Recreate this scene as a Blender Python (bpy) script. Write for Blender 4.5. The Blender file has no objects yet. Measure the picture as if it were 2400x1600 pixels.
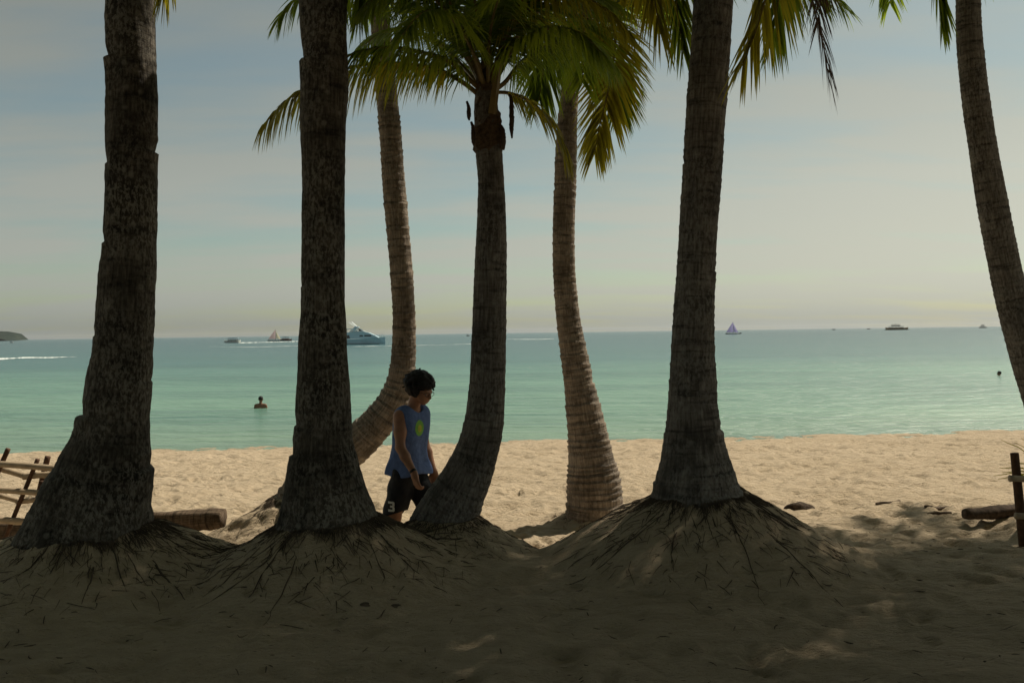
import bpy, bmesh, math, random
import numpy as np
from mathutils import Vector, Matrix
from mathutils.bvhtree import BVHTree
PI = math.pi
random.seed(7)
rng = np.random.default_rng(7)
S = bpy.context.scene
COL = S.collection

# ------------------------------------------------------------------ camera
HAZE = 4e-5
CZ = 2.8                       # eye height over the water
FPX = 2000.0                   # focal length in pixels of a 2400 px wide frame
pitch, roll = math.radians(0.584), math.radians(0.777)
FWD = np.array([0, math.cos(pitch), -math.sin(pitch)])
R0 = np.array([1.0, 0, 0]); U0 = np.cross(R0, FWD)
RGT = R0*math.cos(roll) - U0*math.sin(roll)
UPV = R0*math.sin(roll) + U0*math.cos(roll)
CAM = np.array([0, 0, CZ])
cd = bpy.data.cameras.new("camera"); co = bpy.data.objects.new("camera", cd); COL.objects.link(co)
cd.sensor_width = 36; cd.lens = 30; cd.clip_start = 0.05; cd.clip_end = 90000
co.matrix_world = Matrix(((RGT[0], UPV[0], -FWD[0], 0), (RGT[1], UPV[1], -FWD[1], 0), (RGT[2], UPV[2], -FWD[2], CZ), (0, 0, 0, 1)))
S.camera = co
KD = 2400/2352.0
def ray(x, y):
    return FWD + RGT*((x*KD-1200)/FPX) - UPV*((y*KD-800)/FPX)
def at(x, y, d):
    return CAM + ray(x, y)*d
def sea_at(x, y, z=0.0):
    r = ray(x, y); return CAM + r*((z-CZ)/r[2])
def m_px(d): return KD*d/FPX   # metres per measured pixel at distance d

# ------------------------------------------------------------------ sun
SUN_AZ, SUN_EL = math.radians(50), math.radians(50)
SUND = Vector((math.sin(SUN_AZ)*math.cos(SUN_EL), math.cos(SUN_AZ)*math.cos(SUN_EL), math.sin(SUN_EL)))
sl = bpy.data.lights.new("sun", 'SUN'); sl.energy = 5.0; sl.angle = math.radians(0.53); sl.color = (1, .90, .74)
so = bpy.data.objects.new("sun", sl); COL.objects.link(so)
so.rotation_euler = SUND.to_track_quat('Z', 'Y').to_euler(); so.location = (20, 20, 30)

# ------------------------------------------------------------------ node helpers
def mat(name):
    m = bpy.data.materials.new(name); m.use_nodes = True
    return m, m.node_tree.nodes, m.node_tree.links, m.node_tree.nodes["Principled BSDF"]
def nd(N, t, **k):
    n = N.new(t)
    for a, b in k.items():
        if a in ('operation', 'blend_type', 'data_type', 'noise_dimensions', 'feature', 'distance', 'interpolation_type', 'clamp', 'musgrave_type', 'sky_type'): setattr(n, a, b)
        else: n.inputs[a].default_value = b
    return n
def ramp(N, L, src, stops):
    r = N.new('ShaderNodeValToRGB'); e = r.color_ramp.elements
    while len(e) < len(stops): e.new(0.5)
    for i, (p, c) in enumerate(stops):
        e[i].position = p; e[i].color = (c if len(c) == 4 else (*c, 1)) if not isinstance(c, (int, float)) else (c, c, c, 1)
    L.new(src, r.inputs[0]); return r.outputs[0]
def mix(N, L, fac, a, b, mode='MIX'):
    n = N.new('ShaderNodeMix'); n.data_type = 'RGBA'; n.blend_type = mode
    for sock, v in ((n.inputs[0], fac), (n.inputs[6], a), (n.inputs[7], b)):
        if hasattr(v, 'is_linked'): L.new(v, sock)
        elif isinstance(v, (int, float)): sock.default_value = v
        else: sock.default_value = (*v, 1)
    return n.outputs[2]
def noise(N, L, vec, scale, detail=4, rough=.55, dim='3D'):
    n = N.new('ShaderNodeTexNoise'); n.inputs['Scale'].default_value = scale; n.inputs['Detail'].default_value = detail
    n.inputs['Roughness'].default_value = rough
    if vec is not None: L.new(vec, n.inputs['Vector'])
    return n.outputs[0]
def mapping(N, L, vec, scale, rot=(0, 0, 0)):
    n = N.new('ShaderNodeMapping'); n.inputs['Scale'].default_value = scale; n.inputs['Rotation'].default_value = rot
    L.new(vec, n.inputs['Vector']); return n.outputs[0]
def math_(N, L, op, a, b=None, c=None):
    n = N.new('ShaderNodeMath'); n.operation = op
    for i, v in enumerate((a, b, c)):
        if v is None: continue
        if hasattr(v, 'is_linked'): L.new(v, n.inputs[i])
        else: n.inputs[i].default_value = v
    return n.outputs[0]
def bump(N, L, h, strength, dist, normal=None):
    b = N.new('ShaderNodeBump'); b.inputs['Strength'].default_value = strength; b.inputs['Distance'].default_value = dist
    L.new(h, b.inputs['Height'])
    if normal is not None: L.new(normal, b.inputs['Normal'])
    return b.outputs[0]
def coords(N, kind='Object'):
    return N.new('ShaderNodeTexCoord').outputs[kind]

def flat(name, col, rough=.7, var=.25, sc=12, spec=.3, bmp=0.0):
    m, N, L, P = mat(name); v = coords(N)
    n = noise(N, L, v, sc, 5)
    c = ramp(N, L, n, [(.3, tuple(x*(1-var) for x in col)), (.7, tuple(min(1, x*(1+var)) for x in col))])
    L.new(c, P.inputs['Base Color']); P.inputs['Roughness'].default_value = rough
    P.inputs['Specular IOR Level'].default_value = spec
    if bmp: L.new(bump(N, L, n, 1, bmp), P.inputs['Normal'])
    return m

# ------------------------------------------------------------------ materials
def sand_material():
    m, N, L, P = mat("sand"); v = coords(N)
    big = noise(N, L, v, .7, 4)
    mid = noise(N, L, mapping(N, L, v, (5, 11, 6)), 1, 5, .6)
    grain = noise(N, L, v, 160, 2, .7)
    c = ramp(N, L, mid, [(.25, (.42, .33, .225)), (.6, (.525, .425, .30)), (.85, (.58, .475, .345))])
    c = mix(N, L, ramp(N, L, big, [(.35, 0.), (.7, .35)]), c, (.40, .31, .20))
    c = mix(N, L, ramp(N, L, grain, [(.56, 0.), (.72, .45)]), c, (.25, .18, .11))
    # bits of dark litter
    lit = N.new('ShaderNodeTexVoronoi'); lit.inputs['Scale'].default_value = 1
    L.new(mapping(N, L, v, (7, 16, 7), (0, 0, .3)), lit.inputs['Vector'])
    c = mix(N, L, ramp(N, L, lit.outputs['Distance'], [(.05, .7), (.10, 0.)]), c, (.09, .06, .04))
    # wet rim by the water
    g = N.new('ShaderNodeNewGeometry'); sx = N.new('ShaderNodeSeparateXYZ'); L.new(g.outputs['Position'], sx.inputs[0])
    wet = N.new('ShaderNodeMapRange'); wet.inputs[1].default_value = .03; wet.inputs[2].default_value = .0
    L.new(sx.outputs[2], wet.inputs[0])
    c = mix(N, L, math_(N, L, 'MULTIPLY', wet.outputs[0], .45), c, (.24, .18, .12))
    L.new(c, P.inputs['Base Color']); P.inputs['Roughness'].default_value = .95; P.inputs['Specular IOR Level'].default_value = .1
    h1 = noise(N, L, mapping(N, L, v, (8, 17, 9), (0, 0, .12)), 1, 4, .6)
    h2 = noise(N, L, mapping(N, L, v, (22, 55, 28), (0, 0, -.1)), 1, 5, .7)
    b = bump(N, L, h1, 1., .055)
    b = bump(N, L, h2, 1., .022, b)
    b = bump(N, L, grain, .3, .004, b)
    L.new(b, P.inputs['Normal']); return m

def bark_material(name, dark, midc, pale, lichen, lamt, ringscale=16, fib=70):
    m, N, L, P = mat(name)
    uv = N.new('ShaderNodeUVMap').outputs[0]; ob = coords(N)
    fibre = noise(N, L, mapping(N, L, uv, (fib, 5, 1)), 1, 5, .6)
    rings = noise(N, L, mapping(N, L, uv, (2.2, ringscale, 1)), 1, 4, .6)
    blot = noise(N, L, ob, 3.2, 6, .68)
    c = ramp(N, L, fibre, [(.3, dark), (.52, midc), (.75, pale)])
    c = mix(N, L, ramp(N, L, rings, [(.36, .8), (.48, 0.)]), c, tuple(x*.45 for x in dark))
    c = mix(N, L, ramp(N, L, rings, [(.60, 0.), (.70, .5)]), c, pale)
    c = mix(N, L, ramp(N, L, blot, [(.36, .8), (.52, 0.)]), c, tuple(x*.7 for x in dark))
    li = noise(N, L, mapping(N, L, ob, (1, 1, .55)), 48, 6, .75); li2 = noise(N, L, ob, 2.6, 3, .6)
    f = math_(N, L, 'MULTIPLY', ramp(N, L, li, [(.48, 0.), (.55, 1.)]), ramp(N, L, li2, [(.36, .12*lamt), (.6, lamt)]))
    c = mix(N, L, f, c, lichen)
    vo = N.new('ShaderNodeTexVoronoi'); vo.inputs['Scale'].default_value = 9; L.new(ob, vo.inputs['Vector'])
    c = mix(N, L, ramp(N, L, vo.outputs['Distance'], [(.12, .6*lamt), (.2, .1*lamt), (.26, 0.)]), c, lichen)
    L.new(c, P.inputs['Base Color']); P.inputs['Roughness'].default_value = .9; P.inputs['Specular IOR Level'].default_value = .15
    b = bump(N, L, rings, 1., .022); b = bump(N, L, fibre, .9, .009, b); b = bump(N, L, li, .5, .006, b)
    L.new(b, P.inputs['Normal']); return m

def leaf_material(name, c0, c1, tr, tmix):
    m, N, L, P = mat(name); v = coords(N)
    oi = N.new('ShaderNodeObjectInfo')
    n = noise(N, L, v, 2.5, 4, .6)
    n = math_(N, L, 'ADD', math_(N, L, 'MULTIPLY', n, .7), math_(N, L, 'MULTIPLY', oi.outputs['Random'], .3))
    c = ramp(N, L, n, [(.3, c0), (.7, c1)])
    L.new(c, P.inputs['Base Color']); P.inputs['Roughness'].default_value = .42; P.inputs['Specular IOR Level'].default_value = .35
    t = N.new('ShaderNodeBsdfTranslucent')
    L.new(ramp(N, L, n, [(.3, tuple(x*.75 for x in tr)), (.7, tr)]), t.inputs['Color'])
    ms = N.new('ShaderNodeMixShader'); ms.inputs[0].default_value = tmix
    L.new(P.outputs[0], ms.inputs[1]); L.new(t.outputs[0], ms.inputs[2])
    L.new(ms.outputs[0], N['Material Output'].inputs['Surface']); return m

M = {}
M['sand'] = sand_material()
M['bark_old'] = bark_material("bark_old", (.022, .019, .015), (.080, .068, .054), (.18, .158, .128), (.34, .32, .27), .5, 11, 60)
M['bark_ring'] = bark_material("bark_ringed", (.056, .049, .043), (.150, .134, .117), (.29, .262, .23), (.38, .37, .34), .35, 20, 60)
M['bark_pale'] = bark_material("bark_pale", (.10, .078, .058), (.24, .19, .145), (.40, .33, .26), (.42, .39, .34), .25, 22, 70)
M['leaf'] = leaf_material("palm_leaf", (.030, .062, .010), (.060, .095, .013), (.34, .44, .03), .5)
M['leaf_y'] = leaf_material("palm_leaf_yellowing", (.065, .085, .010), (.13, .125, .015), (.54, .47, .03), .58)
M['leaf_dead'] = leaf_material("palm_leaf_dead", (.07, .045, .03), (.11, .075, .05), (.12, .07, .04), .25)
M['leaf_tree'] = leaf_material("broad_leaf", (.02, .035, .010), (.04, .055, .018), (.06, .08, .02), .1)
M['fibre'] = flat("leaf_sheath_fibre", (.10, .068, .042), .95, .5, 40, .1, .01)
M['petiole'] = flat("leaf_stalk", (.17, .12, .035), .5, .3, 9)
M['root'] = flat("root", (.105, .082, .060), .95, .5, 9, .1, .004)
M['log'] = bark_material("log_bark", (.05, .035, .022), (.13, .09, .06), (.24, .18, .125), (.24, .2, .15), .1, 30, 90)
M['bamboo'] = flat("weathered_bamboo", (.36, .28, .19), .65, .25, 14, .3, .003)
M['stick'] = flat("dark_stick", (.09, .05, .03), .85, .4, 18, .2, .004)
M['drift'] = flat("driftwood", (.085, .06, .042), .9, .45, 25, .2, .006)
M['rock'] = flat("dark_rock", (.07, .052, .038), .95, .5, 22, .1, .02)
M['skin'] = flat("skin", (.34, .165, .095), .5, .15, 14, .35)
M['skin2'] = flat("tanned_skin", (.20, .10, .055), .5, .15, 14, .35)
M['hair'] = flat("black_hair", (.010, .008, .007), .7, .4, 60, .3, .01)
M['shirt'] = flat("blue_cotton", (.125, .185, .37), .9, .15, 22, .1, .012)
M['shorts'] = flat("black_polyester", (.012, .012, .015), .7, .3, 20, .3, .012)
M['print_g'] = flat("green_print", (.22, .48, .07), .8, .15, 30)
M['print_y'] = flat("yellow_print", (.50, .50, .06), .8, .15, 30)
M['print_w'] = flat("white_print", (.72, .72, .68), .8, .05, 30)
M['black'] = flat("black_plastic", (.012, .012, .012), .4, .2, 30)
M['eye'] = flat("eye", (.6, .58, .54), .3, .1, 30)
M['yacht'] = flat("shaded_white_gelcoat", (.42, .58, .66), .35, .06, .4, .5)  # white boat seen from its shaded side, the blue shade put into the colour
M['yacht_hi'] = flat("white_gelcoat", (.50, .56, .56), .35, .06, .4, .5)
M['glass'] = flat("tinted_glass", (.02, .035, .05), .1, .1, .5, .6)
M['boatdark'] = flat("dark_boat_paint", (.05, .05, .045), .6, .25, .8)
M['boatred'] = flat("red_brown_boat_paint", (.20, .085, .06), .6, .25, .8)
M['boatorange'] = flat("varnished_hull", (.22, .14, .06), .5, .25, .8)
M['boatwhite'] = flat("white_boat_paint", (.70, .70, .66), .5, .08, .8)
M['bluetarp'] = flat("blue_awning", (.18, .26, .34), .7, .15, .8)
M['foam'] = flat("sea_foam", (.72, .77, .74), .8, .08, .3)
def sail_material(name, c):
    m, N, L, P = mat(name); v = coords(N)
    n = noise(N, L, mapping(N, L, v, (.3, .3, 1.6)), 1, 3)
    cc = ramp(N, L, n, [(.35, tuple(x*.85 for x in c)), (.65, c)]); L.new(cc, P.inputs['Base Color']); P.inputs['Roughness'].default_value = .8
    t = N.new('ShaderNodeBsdfTranslucent'); L.new(cc, t.inputs['Color'])
    ms = N.new('ShaderNodeMixShader'); ms.inputs[0].default_value = .5
    L.new(P.outputs[0], ms.inputs[1]); L.new(t.outputs[0], ms.inputs[2]); L.new(ms.outputs[0], N['Material Output'].inputs['Surface']); return m
M['sail_p'] = sail_material("faded_pink_sail", (.52, .40, .40))
M['sail_c'] = sail_material("cream_sail", (.66, .62, .46))
M['sail_v'] = sail_material("violet_sail", (.36, .33, .58))
def land_material():
    m, N, L, P = mat("headland_scrub"); v = coords(N)
    n = noise(N, L, v, .05, 6, .65)
    c = ramp(N, L, n, [(.35, (.025, .038, .034)), (.6, (.045, .058, .048)), (.8, (.09, .09, .085))])
    L.new(c, P.inputs['Base Color']); P.inputs['Roughness'].default_value = 1; P.inputs['Specular IOR Level'].default_value = 0
    L.new(bump(N, L, n, 1, 6), P.inputs['Normal']); return m
M['land'] = land_material()
def water_material():
    m, N, L, P = mat("sea_water"); g = N.new('ShaderNodeNewGeometry'); pos = g.outputs['Position']
    sx = N.new('ShaderNodeSeparateXYZ'); L.new(pos, sx.inputs[0])
    wob = noise(N, L, mapping(N, L, pos, (.012, .03, 1)), 1, 3)
    # distance out from the shore on a logarithmic scale
    d = math_(N, L, 'SUBTRACT', sx.outputs[1], math_(N, L, 'MULTIPLY', sx.outputs[0], .066))
    d = math_(N, L, 'MAXIMUM', d, 5.)
    lg = math_(N, L, 'LOGARITHM', d, 10.)
    lg = math_(N, L, 'ADD', lg, math_(N, L, 'MULTIPLY', math_(N, L, 'SUBTRACT', wob, .5), .25))
    t = math_(N, L, 'DIVIDE', math_(N, L, 'SUBTRACT', lg, 1.3), 1.4)
    c = ramp(N, L, t, [(0, (.24, .34, .235)), (.12, (.17, .315, .225)), (.32, (.12, .27, .205)), (.45, (.055, .165, .165)), (.68, (.042, .125, .145)), (1, (.030, .095, .125))])
    # broad wind patches
    pch = noise(N, L, mapping(N, L, pos, (.02, .10, 1)), 1, 4, .6)
    c = mix(N, L, ramp(N, L, pch, [(.38, .50), (.56, 0.)]), c, (.04, .125, .115))
    rip = noise(N, L, mapping(N, L, pos, (.22, 1.6, 1), (0, 0, .06)), 1, 4, .65)
    c = mix(N, L, ramp(N, L, rip, [(.36, .34), (.5, 0.)]), c, (.03, .105, .105))
    c = mix(N, L, ramp(N, L, rip, [(.56, 0.), (.7, .22)]), c, (.32, .44, .36))
    L.new(c, P.inputs['Base Color']); P.inputs['Roughness'].default_value = .2; P.inputs['IOR'].default_value = 1.33
    P.inputs['Specular IOR Level'].default_value = .36
    w1 = noise(N, L, mapping(N, L, pos, (.35, .9, 1), (0, 0, .12)), 1, 3, .6)
    w2 = noise(N, L, mapping(N, L, pos, (2.0, 5.0, 1), (0, 0, -.1)), 1, 4, .65)
    b = bump(N, L, w1, 1, .42); b = bump(N, L, w2, 1, .10, b)
    L.new(b, P.inputs['Normal']); return m
M['water'] = water_material()

# ------------------------------------------------------------------ object helpers
def tag(o, label=None, cat=None, group=None, kind=None):
    if label: o['label'] = label
    if cat: o['category'] = cat
    if group: o['group'] = group
    if kind: o['kind'] = kind
    return o
def empty(name, loc, label, cat, group=None):
    o = bpy.data.objects.new(name, None); COL.objects.link(o); o.location = loc; o.empty_display_size = .2
    return tag(o, label, cat, group)
def mk(name, V, F, m, parent=None, smooth=True, off=None, uv=None, extra=None):
    """link one mesh; V in world coordinates, OFF (or the parent's place) is taken off"""
    V = np.asarray(V, float).reshape(-1, 3)
    if off is None and parent is not None:
        p = parent; off = np.zeros(3)
        while p is not None: off = off + np.array(p.location); p = p.parent
    if off is not None: V = V - np.asarray(off)
    me = bpy.data.meshes.new(name)
    me.from_pydata(V.tolist(), [], F.tolist() if hasattr(F, 'tolist') else [tuple(int(i) for i in f) for f in F])
    if smooth: me.polygons.foreach_set('use_smooth', np.ones(len(me.polygons), bool))
    if uv is not None:
        l = me.uv_layers.new(name="UVMap"); idx = np.empty(len(me.loops), int); me.loops.foreach_get('vertex_index', idx)
        l.data.foreach_set('uv', np.asarray(uv)[idx].ravel())
    me.materials.append(m)
    for x in (extra or []): me.materials.append(x)
    me.update(); me.validate()
    o = bpy.data.objects.new(name, me); COL.objects.link(o)
    if parent is not None: o.parent = parent
    elif off is not None: o.location = off
    return o
class MB:
    def __init__(s): s.V = []; s.F = []
    def add(s, V, F):
        b = len(s.V); s.V += [tuple(v) for v in V]; s.F += [tuple(i+b for i in f) for f in F]; return s
    def box(s, c, d, rot=0):
        x, y, z = (k/2 for k in d); cr, sr = math.cos(rot), math.sin(rot)
        P = [(i*x, j*y, k*z) for k in (-1, 1) for j in (-1, 1) for i in (-1, 1)]
        return s.add([(c[0]+a*cr-b*sr, c[1]+a*sr+b*cr, c[2]+e) for a, b, e in P], [(0, 2, 3, 1), (4, 5, 7, 6), (0, 1, 5, 4), (2, 6, 7, 3), (0, 4, 6, 2), (1, 3, 7, 5)])
    def tube(s, P, r, n=8):
        V, F, _ = tube(P, r, n); return s.add(V, F)
    def ext(s, prof, y0, y1):          # (x, z) outline pushed along y
        n = len(prof); V = [(x, y0, z) for x, z in prof]+[(x, y1, z) for x, z in prof]
        return s.add(V, [tuple(range(n)), tuple(range(2*n-1, n-1, -1))]+[(i, i+n, (i+1) % n+n, (i+1) % n) for i in range(n)])
    def loft(s, st):                   # stations (x, half beam, deck z, half beam low, keel z)
        V = []; F = []
        for x, hb, zd, hl, zk in st: V += [(x, -hb, zd), (x, -hl, zk*.3), (x, 0, zk), (x, hl, zk*.3), (x, hb, zd)]
        for i in range(len(st)-1):
            a, b = i*5, i*5+5
            F += [(a+k, a+(k+1) % 5, b+(k+1) % 5, b+k) for k in range(5)]
        F += [tuple(range(5)), tuple(range(len(V)-1, len(V)-6, -1))]
        return s.add(V, F)
    def build(s, name, m, parent, smooth=False): return mk(name, s.V, s.F, m, parent, smooth, off=(0, 0, 0))

def spline(P, n):
    P = np.asarray(P, float)
    if len(P) < 2: return P
    E = np.vstack([2*P[0]-P[1], P, 2*P[-1]-P[-2]])
    seg = np.linalg.norm(np.diff(P[:, :3], axis=0), axis=1); cum = np.concatenate([[0], np.cumsum(seg)])
    t = np.linspace(0, cum[-1], n); k = np.clip(np.searchsorted(cum, t, side='right')-1, 0, len(seg)-1)
    u = ((t-cum[k])/np.maximum(seg[k], 1e-9))[:, None]
    a, b, c, d = E[k], E[k+1], E[k+2], E[k+3]
    return .5*(2*b+(c-a)*u+(2*a-5*b+4*c-d)*u**2+(3*b-a-3*c+d)*u**3)
def frames(P, a0=None):
    T = np.gradient(P, axis=0); T /= np.linalg.norm(T, axis=1)[:, None]+1e-12
    A = np.zeros_like(P); a = np.array(a0 if a0 is not None else (1., 0, 0))
    if a0 is None and abs(T[0] @ a) > .9: a = np.array((0, 1., 0))
    for i in range(len(P)):
        a = a-T[i]*(a @ T[i]); a /= np.linalg.norm(a)+1e-12; A[i] = a
    return T, A, np.cross(T, A)
def tube(P, r, n=8, cap=True, a0=None):
    P = np.asarray(P, float); k = len(P); r = np.broadcast_to(np.asarray(r, float), (k,))
    T, A, B = frames(P, a0); th = np.arange(n)*2*PI/n
    V = (P[:, None]+r[:, None, None]*(np.cos(th)[None, :, None]*A[:, None]+np.sin(th)[None, :, None]*B[:, None])).reshape(-1, 3)
    F = [(i*n+j, i*n+(j+1) % n, (i+1)*n+(j+1) % n, (i+1)*n+j) for i in range(k-1) for j in range(n)]
    if cap: F += [tuple(range(n-1, -1, -1)), tuple(range((k-1)*n, k*n))]
    return V, F, None
TAB = rng.random((256, 256))
def vn(x, y, s=0):                      # smooth value noise, 0..1
    x = np.asarray(x, float)+s*17.31; y = np.asarray(y, float)+s*9.77
    xi = np.floor(x).astype(int); yi = np.floor(y).astype(int); u = x-xi; v = y-yi
    u = u*u*(3-2*u); v = v*v*(3-2*v)
    a = TAB[xi & 255, yi & 255]; b = TAB[(xi+1) & 255, yi & 255]; c = TAB[xi & 255, (yi+1) & 255]; d = TAB[(xi+1) & 255, (yi+1) & 255]
    return (a*(1-u)+b*u)*(1-v)+(c*(1-u)+d*u)*v

# ------------------------------------------------------------------ the sand
def sstep(a, b, x):
    t = np.clip((x-a)/(b-a), 0, 1); return t*t*(3-2*t)
# mounds: x, y, top height, outer radius, inner (flat) radius, power
MOUNDS = [(-2.80, 5.72, 1.56, 1.20, .36, 1.5), (-1.235, 5.72, 1.57, 1.10, .33, 1.6), (-.50, 6.28, 1.42, .72, .24, 1.4), (1.30, 6.0, 1.69, 1.12, .27, 1.2),
          (.86, 9.25, .84, .6, .25, 1.2), (-2.22, 8.7, 1.16, 1.05, .22, 1.2), (5.3, 8.0, 1.05, .75, .3, 1.2)]
def g_macro(x, y):
    x = np.asarray(x, float); y = np.asarray(y, float)
    yy = y-.066*x*sstep(9, 16, y)
    z = np.interp(yy, [-60, 0, 4.6, 5.6, 6.3, 6.9, 7.8, 9.2, 14, 18, 21.9, 26, 40, 80, 200], [1.6, 1.25, 1.2, 1.2, 1.12, .82, .765, .74, .47, .24, 0, -.35, -1.1, -2.2, -4])
    z = z+.13*np.exp(-((y-6.0)/.42)**2)*(1-sstep(1.8, 3.3, x))-.05*np.exp(-((x-.15)/.5)**2-((y-6.2)/.6)**2)
    z = z+sstep(2.0, 3.6, x)*sstep(6, 7, y)*(1-sstep(8, 10, y))*.14
    z0 = z
    for mx, my, h, r, ri, p in MOUNDS:
        d = np.hypot(x-mx, (y-my))
        d = d*(1+.20*(vn(x*1.6, y*1.6, 3)-.5))
        k = np.clip((r-d)/(r-ri), 0, 1)**p
        z = np.maximum(z, z0+np.maximum(h-z0, 0)*k)
    return z
def gz(x, y):
    x = np.asarray(x, float); y = np.asarray(y, float)
    z = g_macro(x, y)
    near = sstep(24.5, 20.5, y-.066*x)
    z = z+.05*(vn(x*.5, y*.6, 5)-.5)*near*sstep(6.2, 8, y)
    z = z+.06*(vn(x*1.1, y*1.4, 6)-.5)*near
    lit = sstep(6.2, 7.5, y)
    a = vn(x*3.6, y*4.6, 7); b = vn(x*8, y*11, 8); c = vn(x*17, y*24, 9)
    z = z+near*((.030+.012*lit)*(a-.5)+(.018+.020*lit)*(b-.5)+(.010+.010*lit)*(c-.5))
    f = vn(x*2.4, y*3.0, 11)              # trodden hollows
    z = z-near*(.012+.03*lit)*sstep(.62, .85, f)
    return z
def build_sand():
    ys = np.concatenate([np.linspace(-60, -6, 12)[:-1], np.linspace(-6, 3.3, 30)[:-1], np.linspace(3.3, 10.5, 270)[:-1], np.linspace(10.5, 25, 250)[:-1], np.linspace(25, 200, 14)])
    u = np.linspace(-1, 1, 600)
    ext = np.geomspace(1.03, 14, 22)
    u = np.concatenate([-ext[::-1], u, ext])
    hw = 1.6+.68*np.clip(ys, 3, 25)
    X = u[None, :]*hw[:, None]; Y = np.repeat(ys[:, None], len(u), 1)
    Z = gz(X, Y)
    rg = np.random.default_rng(21)
    for q in range(1500):                  # trodden prints
        py = rg.uniform(6.6, 20) if q > 250 else rg.uniform(3.8, 6.6); px = rg.uniform(-1, 1)*(1+.66*py); a = rg.normal(.2, .8); ln, wd = rg.uniform(.07, .16), rg.uniform(.05, .085); dp = rg.uniform(.015, .045)*(1 if py > 6.6 else .45)
        r = slice(np.searchsorted(ys, py-.4), np.searchsorted(ys, py+.4)); c = np.abs(X[r]-px).min(0) < .4
        if not c.any(): continue
        ci = np.nonzero(c)[0]; c = slice(ci[0], ci[-1]+1); dx, dy = X[r, c]-px, Y[r, c]-py
        g = ((dx*math.cos(a)+dy*math.sin(a))/ln)**2+((-dx*math.sin(a)+dy*math.cos(a))/wd)**2
        Z[r, c] += -dp*np.exp(-g*g)+.35*dp*np.exp(-((np.sqrt(g)-1.45)/.35)**2)
    n, k = X.shape; i = np.arange(n*k).reshape(n, k)
    F = np.stack([i[:-1, :-1], i[:-1, 1:], i[1:, 1:], i[1:, :-1]], -1).reshape(-1, 4)
    o = mk("sand", np.stack([X, Y, Z], -1).reshape(-1, 3), F, M['sand'])
    tag(o, "pale trampled sand of the beach rising into mounds under the palms", "sand", kind="structure")
build_sand()
# ------------------------------------------------------------------ the sea
def build_sea():
    ys = np.concatenate([[17.5], np.geomspace(20, 13000, 60)]); xs = np.concatenate([-np.geomspace(19000, 10, 24), [0], np.geomspace(10, 19000, 24)])
    X, Y = np.meshgrid(xs, ys); n, k = X.shape; i = np.arange(n*k).reshape(n, k)
    F = np.stack([i[:-1, :-1], i[:-1, 1:], i[1:, 1:], i[1:, :-1]], -1).reshape(-1, 4)
    o = mk("sea", np.stack([X, Y, 0*X], -1).reshape(-1, 3), F, M['water'])
    tag(o, "calm turquoise sea deepening to grey green at the horizon", "sea", kind="structure")
build_sea()

# ------------------------------------------------------------------ palms
def trunk(name, rows, base, m, parent, ring=.03, ringgap=.075, rough=.03, notches=(), seed=0, top=None, sides=48):
    """rows: (x, y, width, distance) up the trunk as measured, top: further world points (x, y, z, r)"""
    rows = list(rows)
    C = [np.append(at(x, y, d), w*.5*m_px(d)) for x, y, w, d in rows]
    for t in (top or []): C.append(np.array(t, float))
    C = np.array(C); Ltot = np.linalg.norm(np.diff(C[:, :3], axis=0), axis=1).sum()
    n = int(Ltot/.012); Q = spline(C, n); P, r = Q[:, :3], np.maximum(Q[:, 3], .03)
    T, A, B = frames(P, (1., 0, 0))
    s = np.concatenate([[0], np.cumsum(np.linalg.norm(np.diff(P, axis=0), axis=1))])
    th = PI/2+np.arange(sides)*2*PI/sides
    rg = np.random.default_rng(seed)
    edges = [0.]
    while edges[-1] < Ltot+.2: edges.append(edges[-1]+ringgap*rg.uniform(.6, 1.5))
    edges = np.array(edges)
    wob = .022*np.sin(th+rg.uniform(0, 6))[None, :]+.02*(vn(th[None, :]*1.3+seed, s[:, None]*2.2, seed)-.5)
    k = np.clip(np.searchsorted(edges, (s[:, None]+wob).ravel(), side='right')-1, 0, len(edges)-2)
    fr = ((s[:, None]+wob).ravel()-edges[k])/(edges[k+1]-edges[k]); amp = rg.uniform(.3, 1.3, len(edges))[k]
    saw = ((fr**1.6)*amp).reshape(len(s), sides)
    ct, st = np.cos(th)[None, :], np.sin(th)[None, :]
    nz = (vn(ct*2.1+5, s[:, None]*3+st*2.1, seed+1)-.5)*2*rough+(vn(ct*7+5, s[:, None]*14+st*7, seed+2)-.5)*rough*1.3
    mul = 1+ring*(saw-.5)+nz
    for (yd, side, dep, h) in notches:
        j = np.argmin([abs(yd-(800-((p-CAM) @ UPV)/((p-CAM) @ FWD)*FPX)/KD) for p in P]); s0 = s[j]
        d = s-s0; f = np.where((d > 0) & (d < h), 1-d/h, 0)+np.where((d <= 0) & (d > -.02), 1+d/.02, 0)*.0
        g = np.clip(np.cos(th-(0 if side > 0 else PI)), 0, 1)**1.5
        mul = mul-dep*f[:, None]*g[None, :]
        f2 = np.where((d <= 0) & (d > -.12), 1+d/.12, 0)
        mul = mul+.35*dep*f2[:, None]*g[None, :]
    V = P[:, None]+(r[:, None]*mul)[:, :, None]*(ct[..., None]*A[:, None]+st[..., None]*B[:, None])
    # uv in metres
    V2 = np.concatenate([V, V[:, :1]], 1); U = np.linspace(0, 1, sides+1)[None, :]*2*PI*r.mean()+0*s[:, None]; UV = np.stack([U, s[:, None]+0*U], -1).reshape(-1, 2)
    N1 = sides+1; i = np.arange(len(s)*N1).reshape(len(s), N1)
    F = np.stack([i[:-1, :-1], i[:-1, 1:], i[1:, 1:], i[1:, :-1]], -1).reshape(-1, 4)
    o = mk(name, V2.reshape(-1, 3), F, m, parent, uv=UV)
    return o

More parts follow.
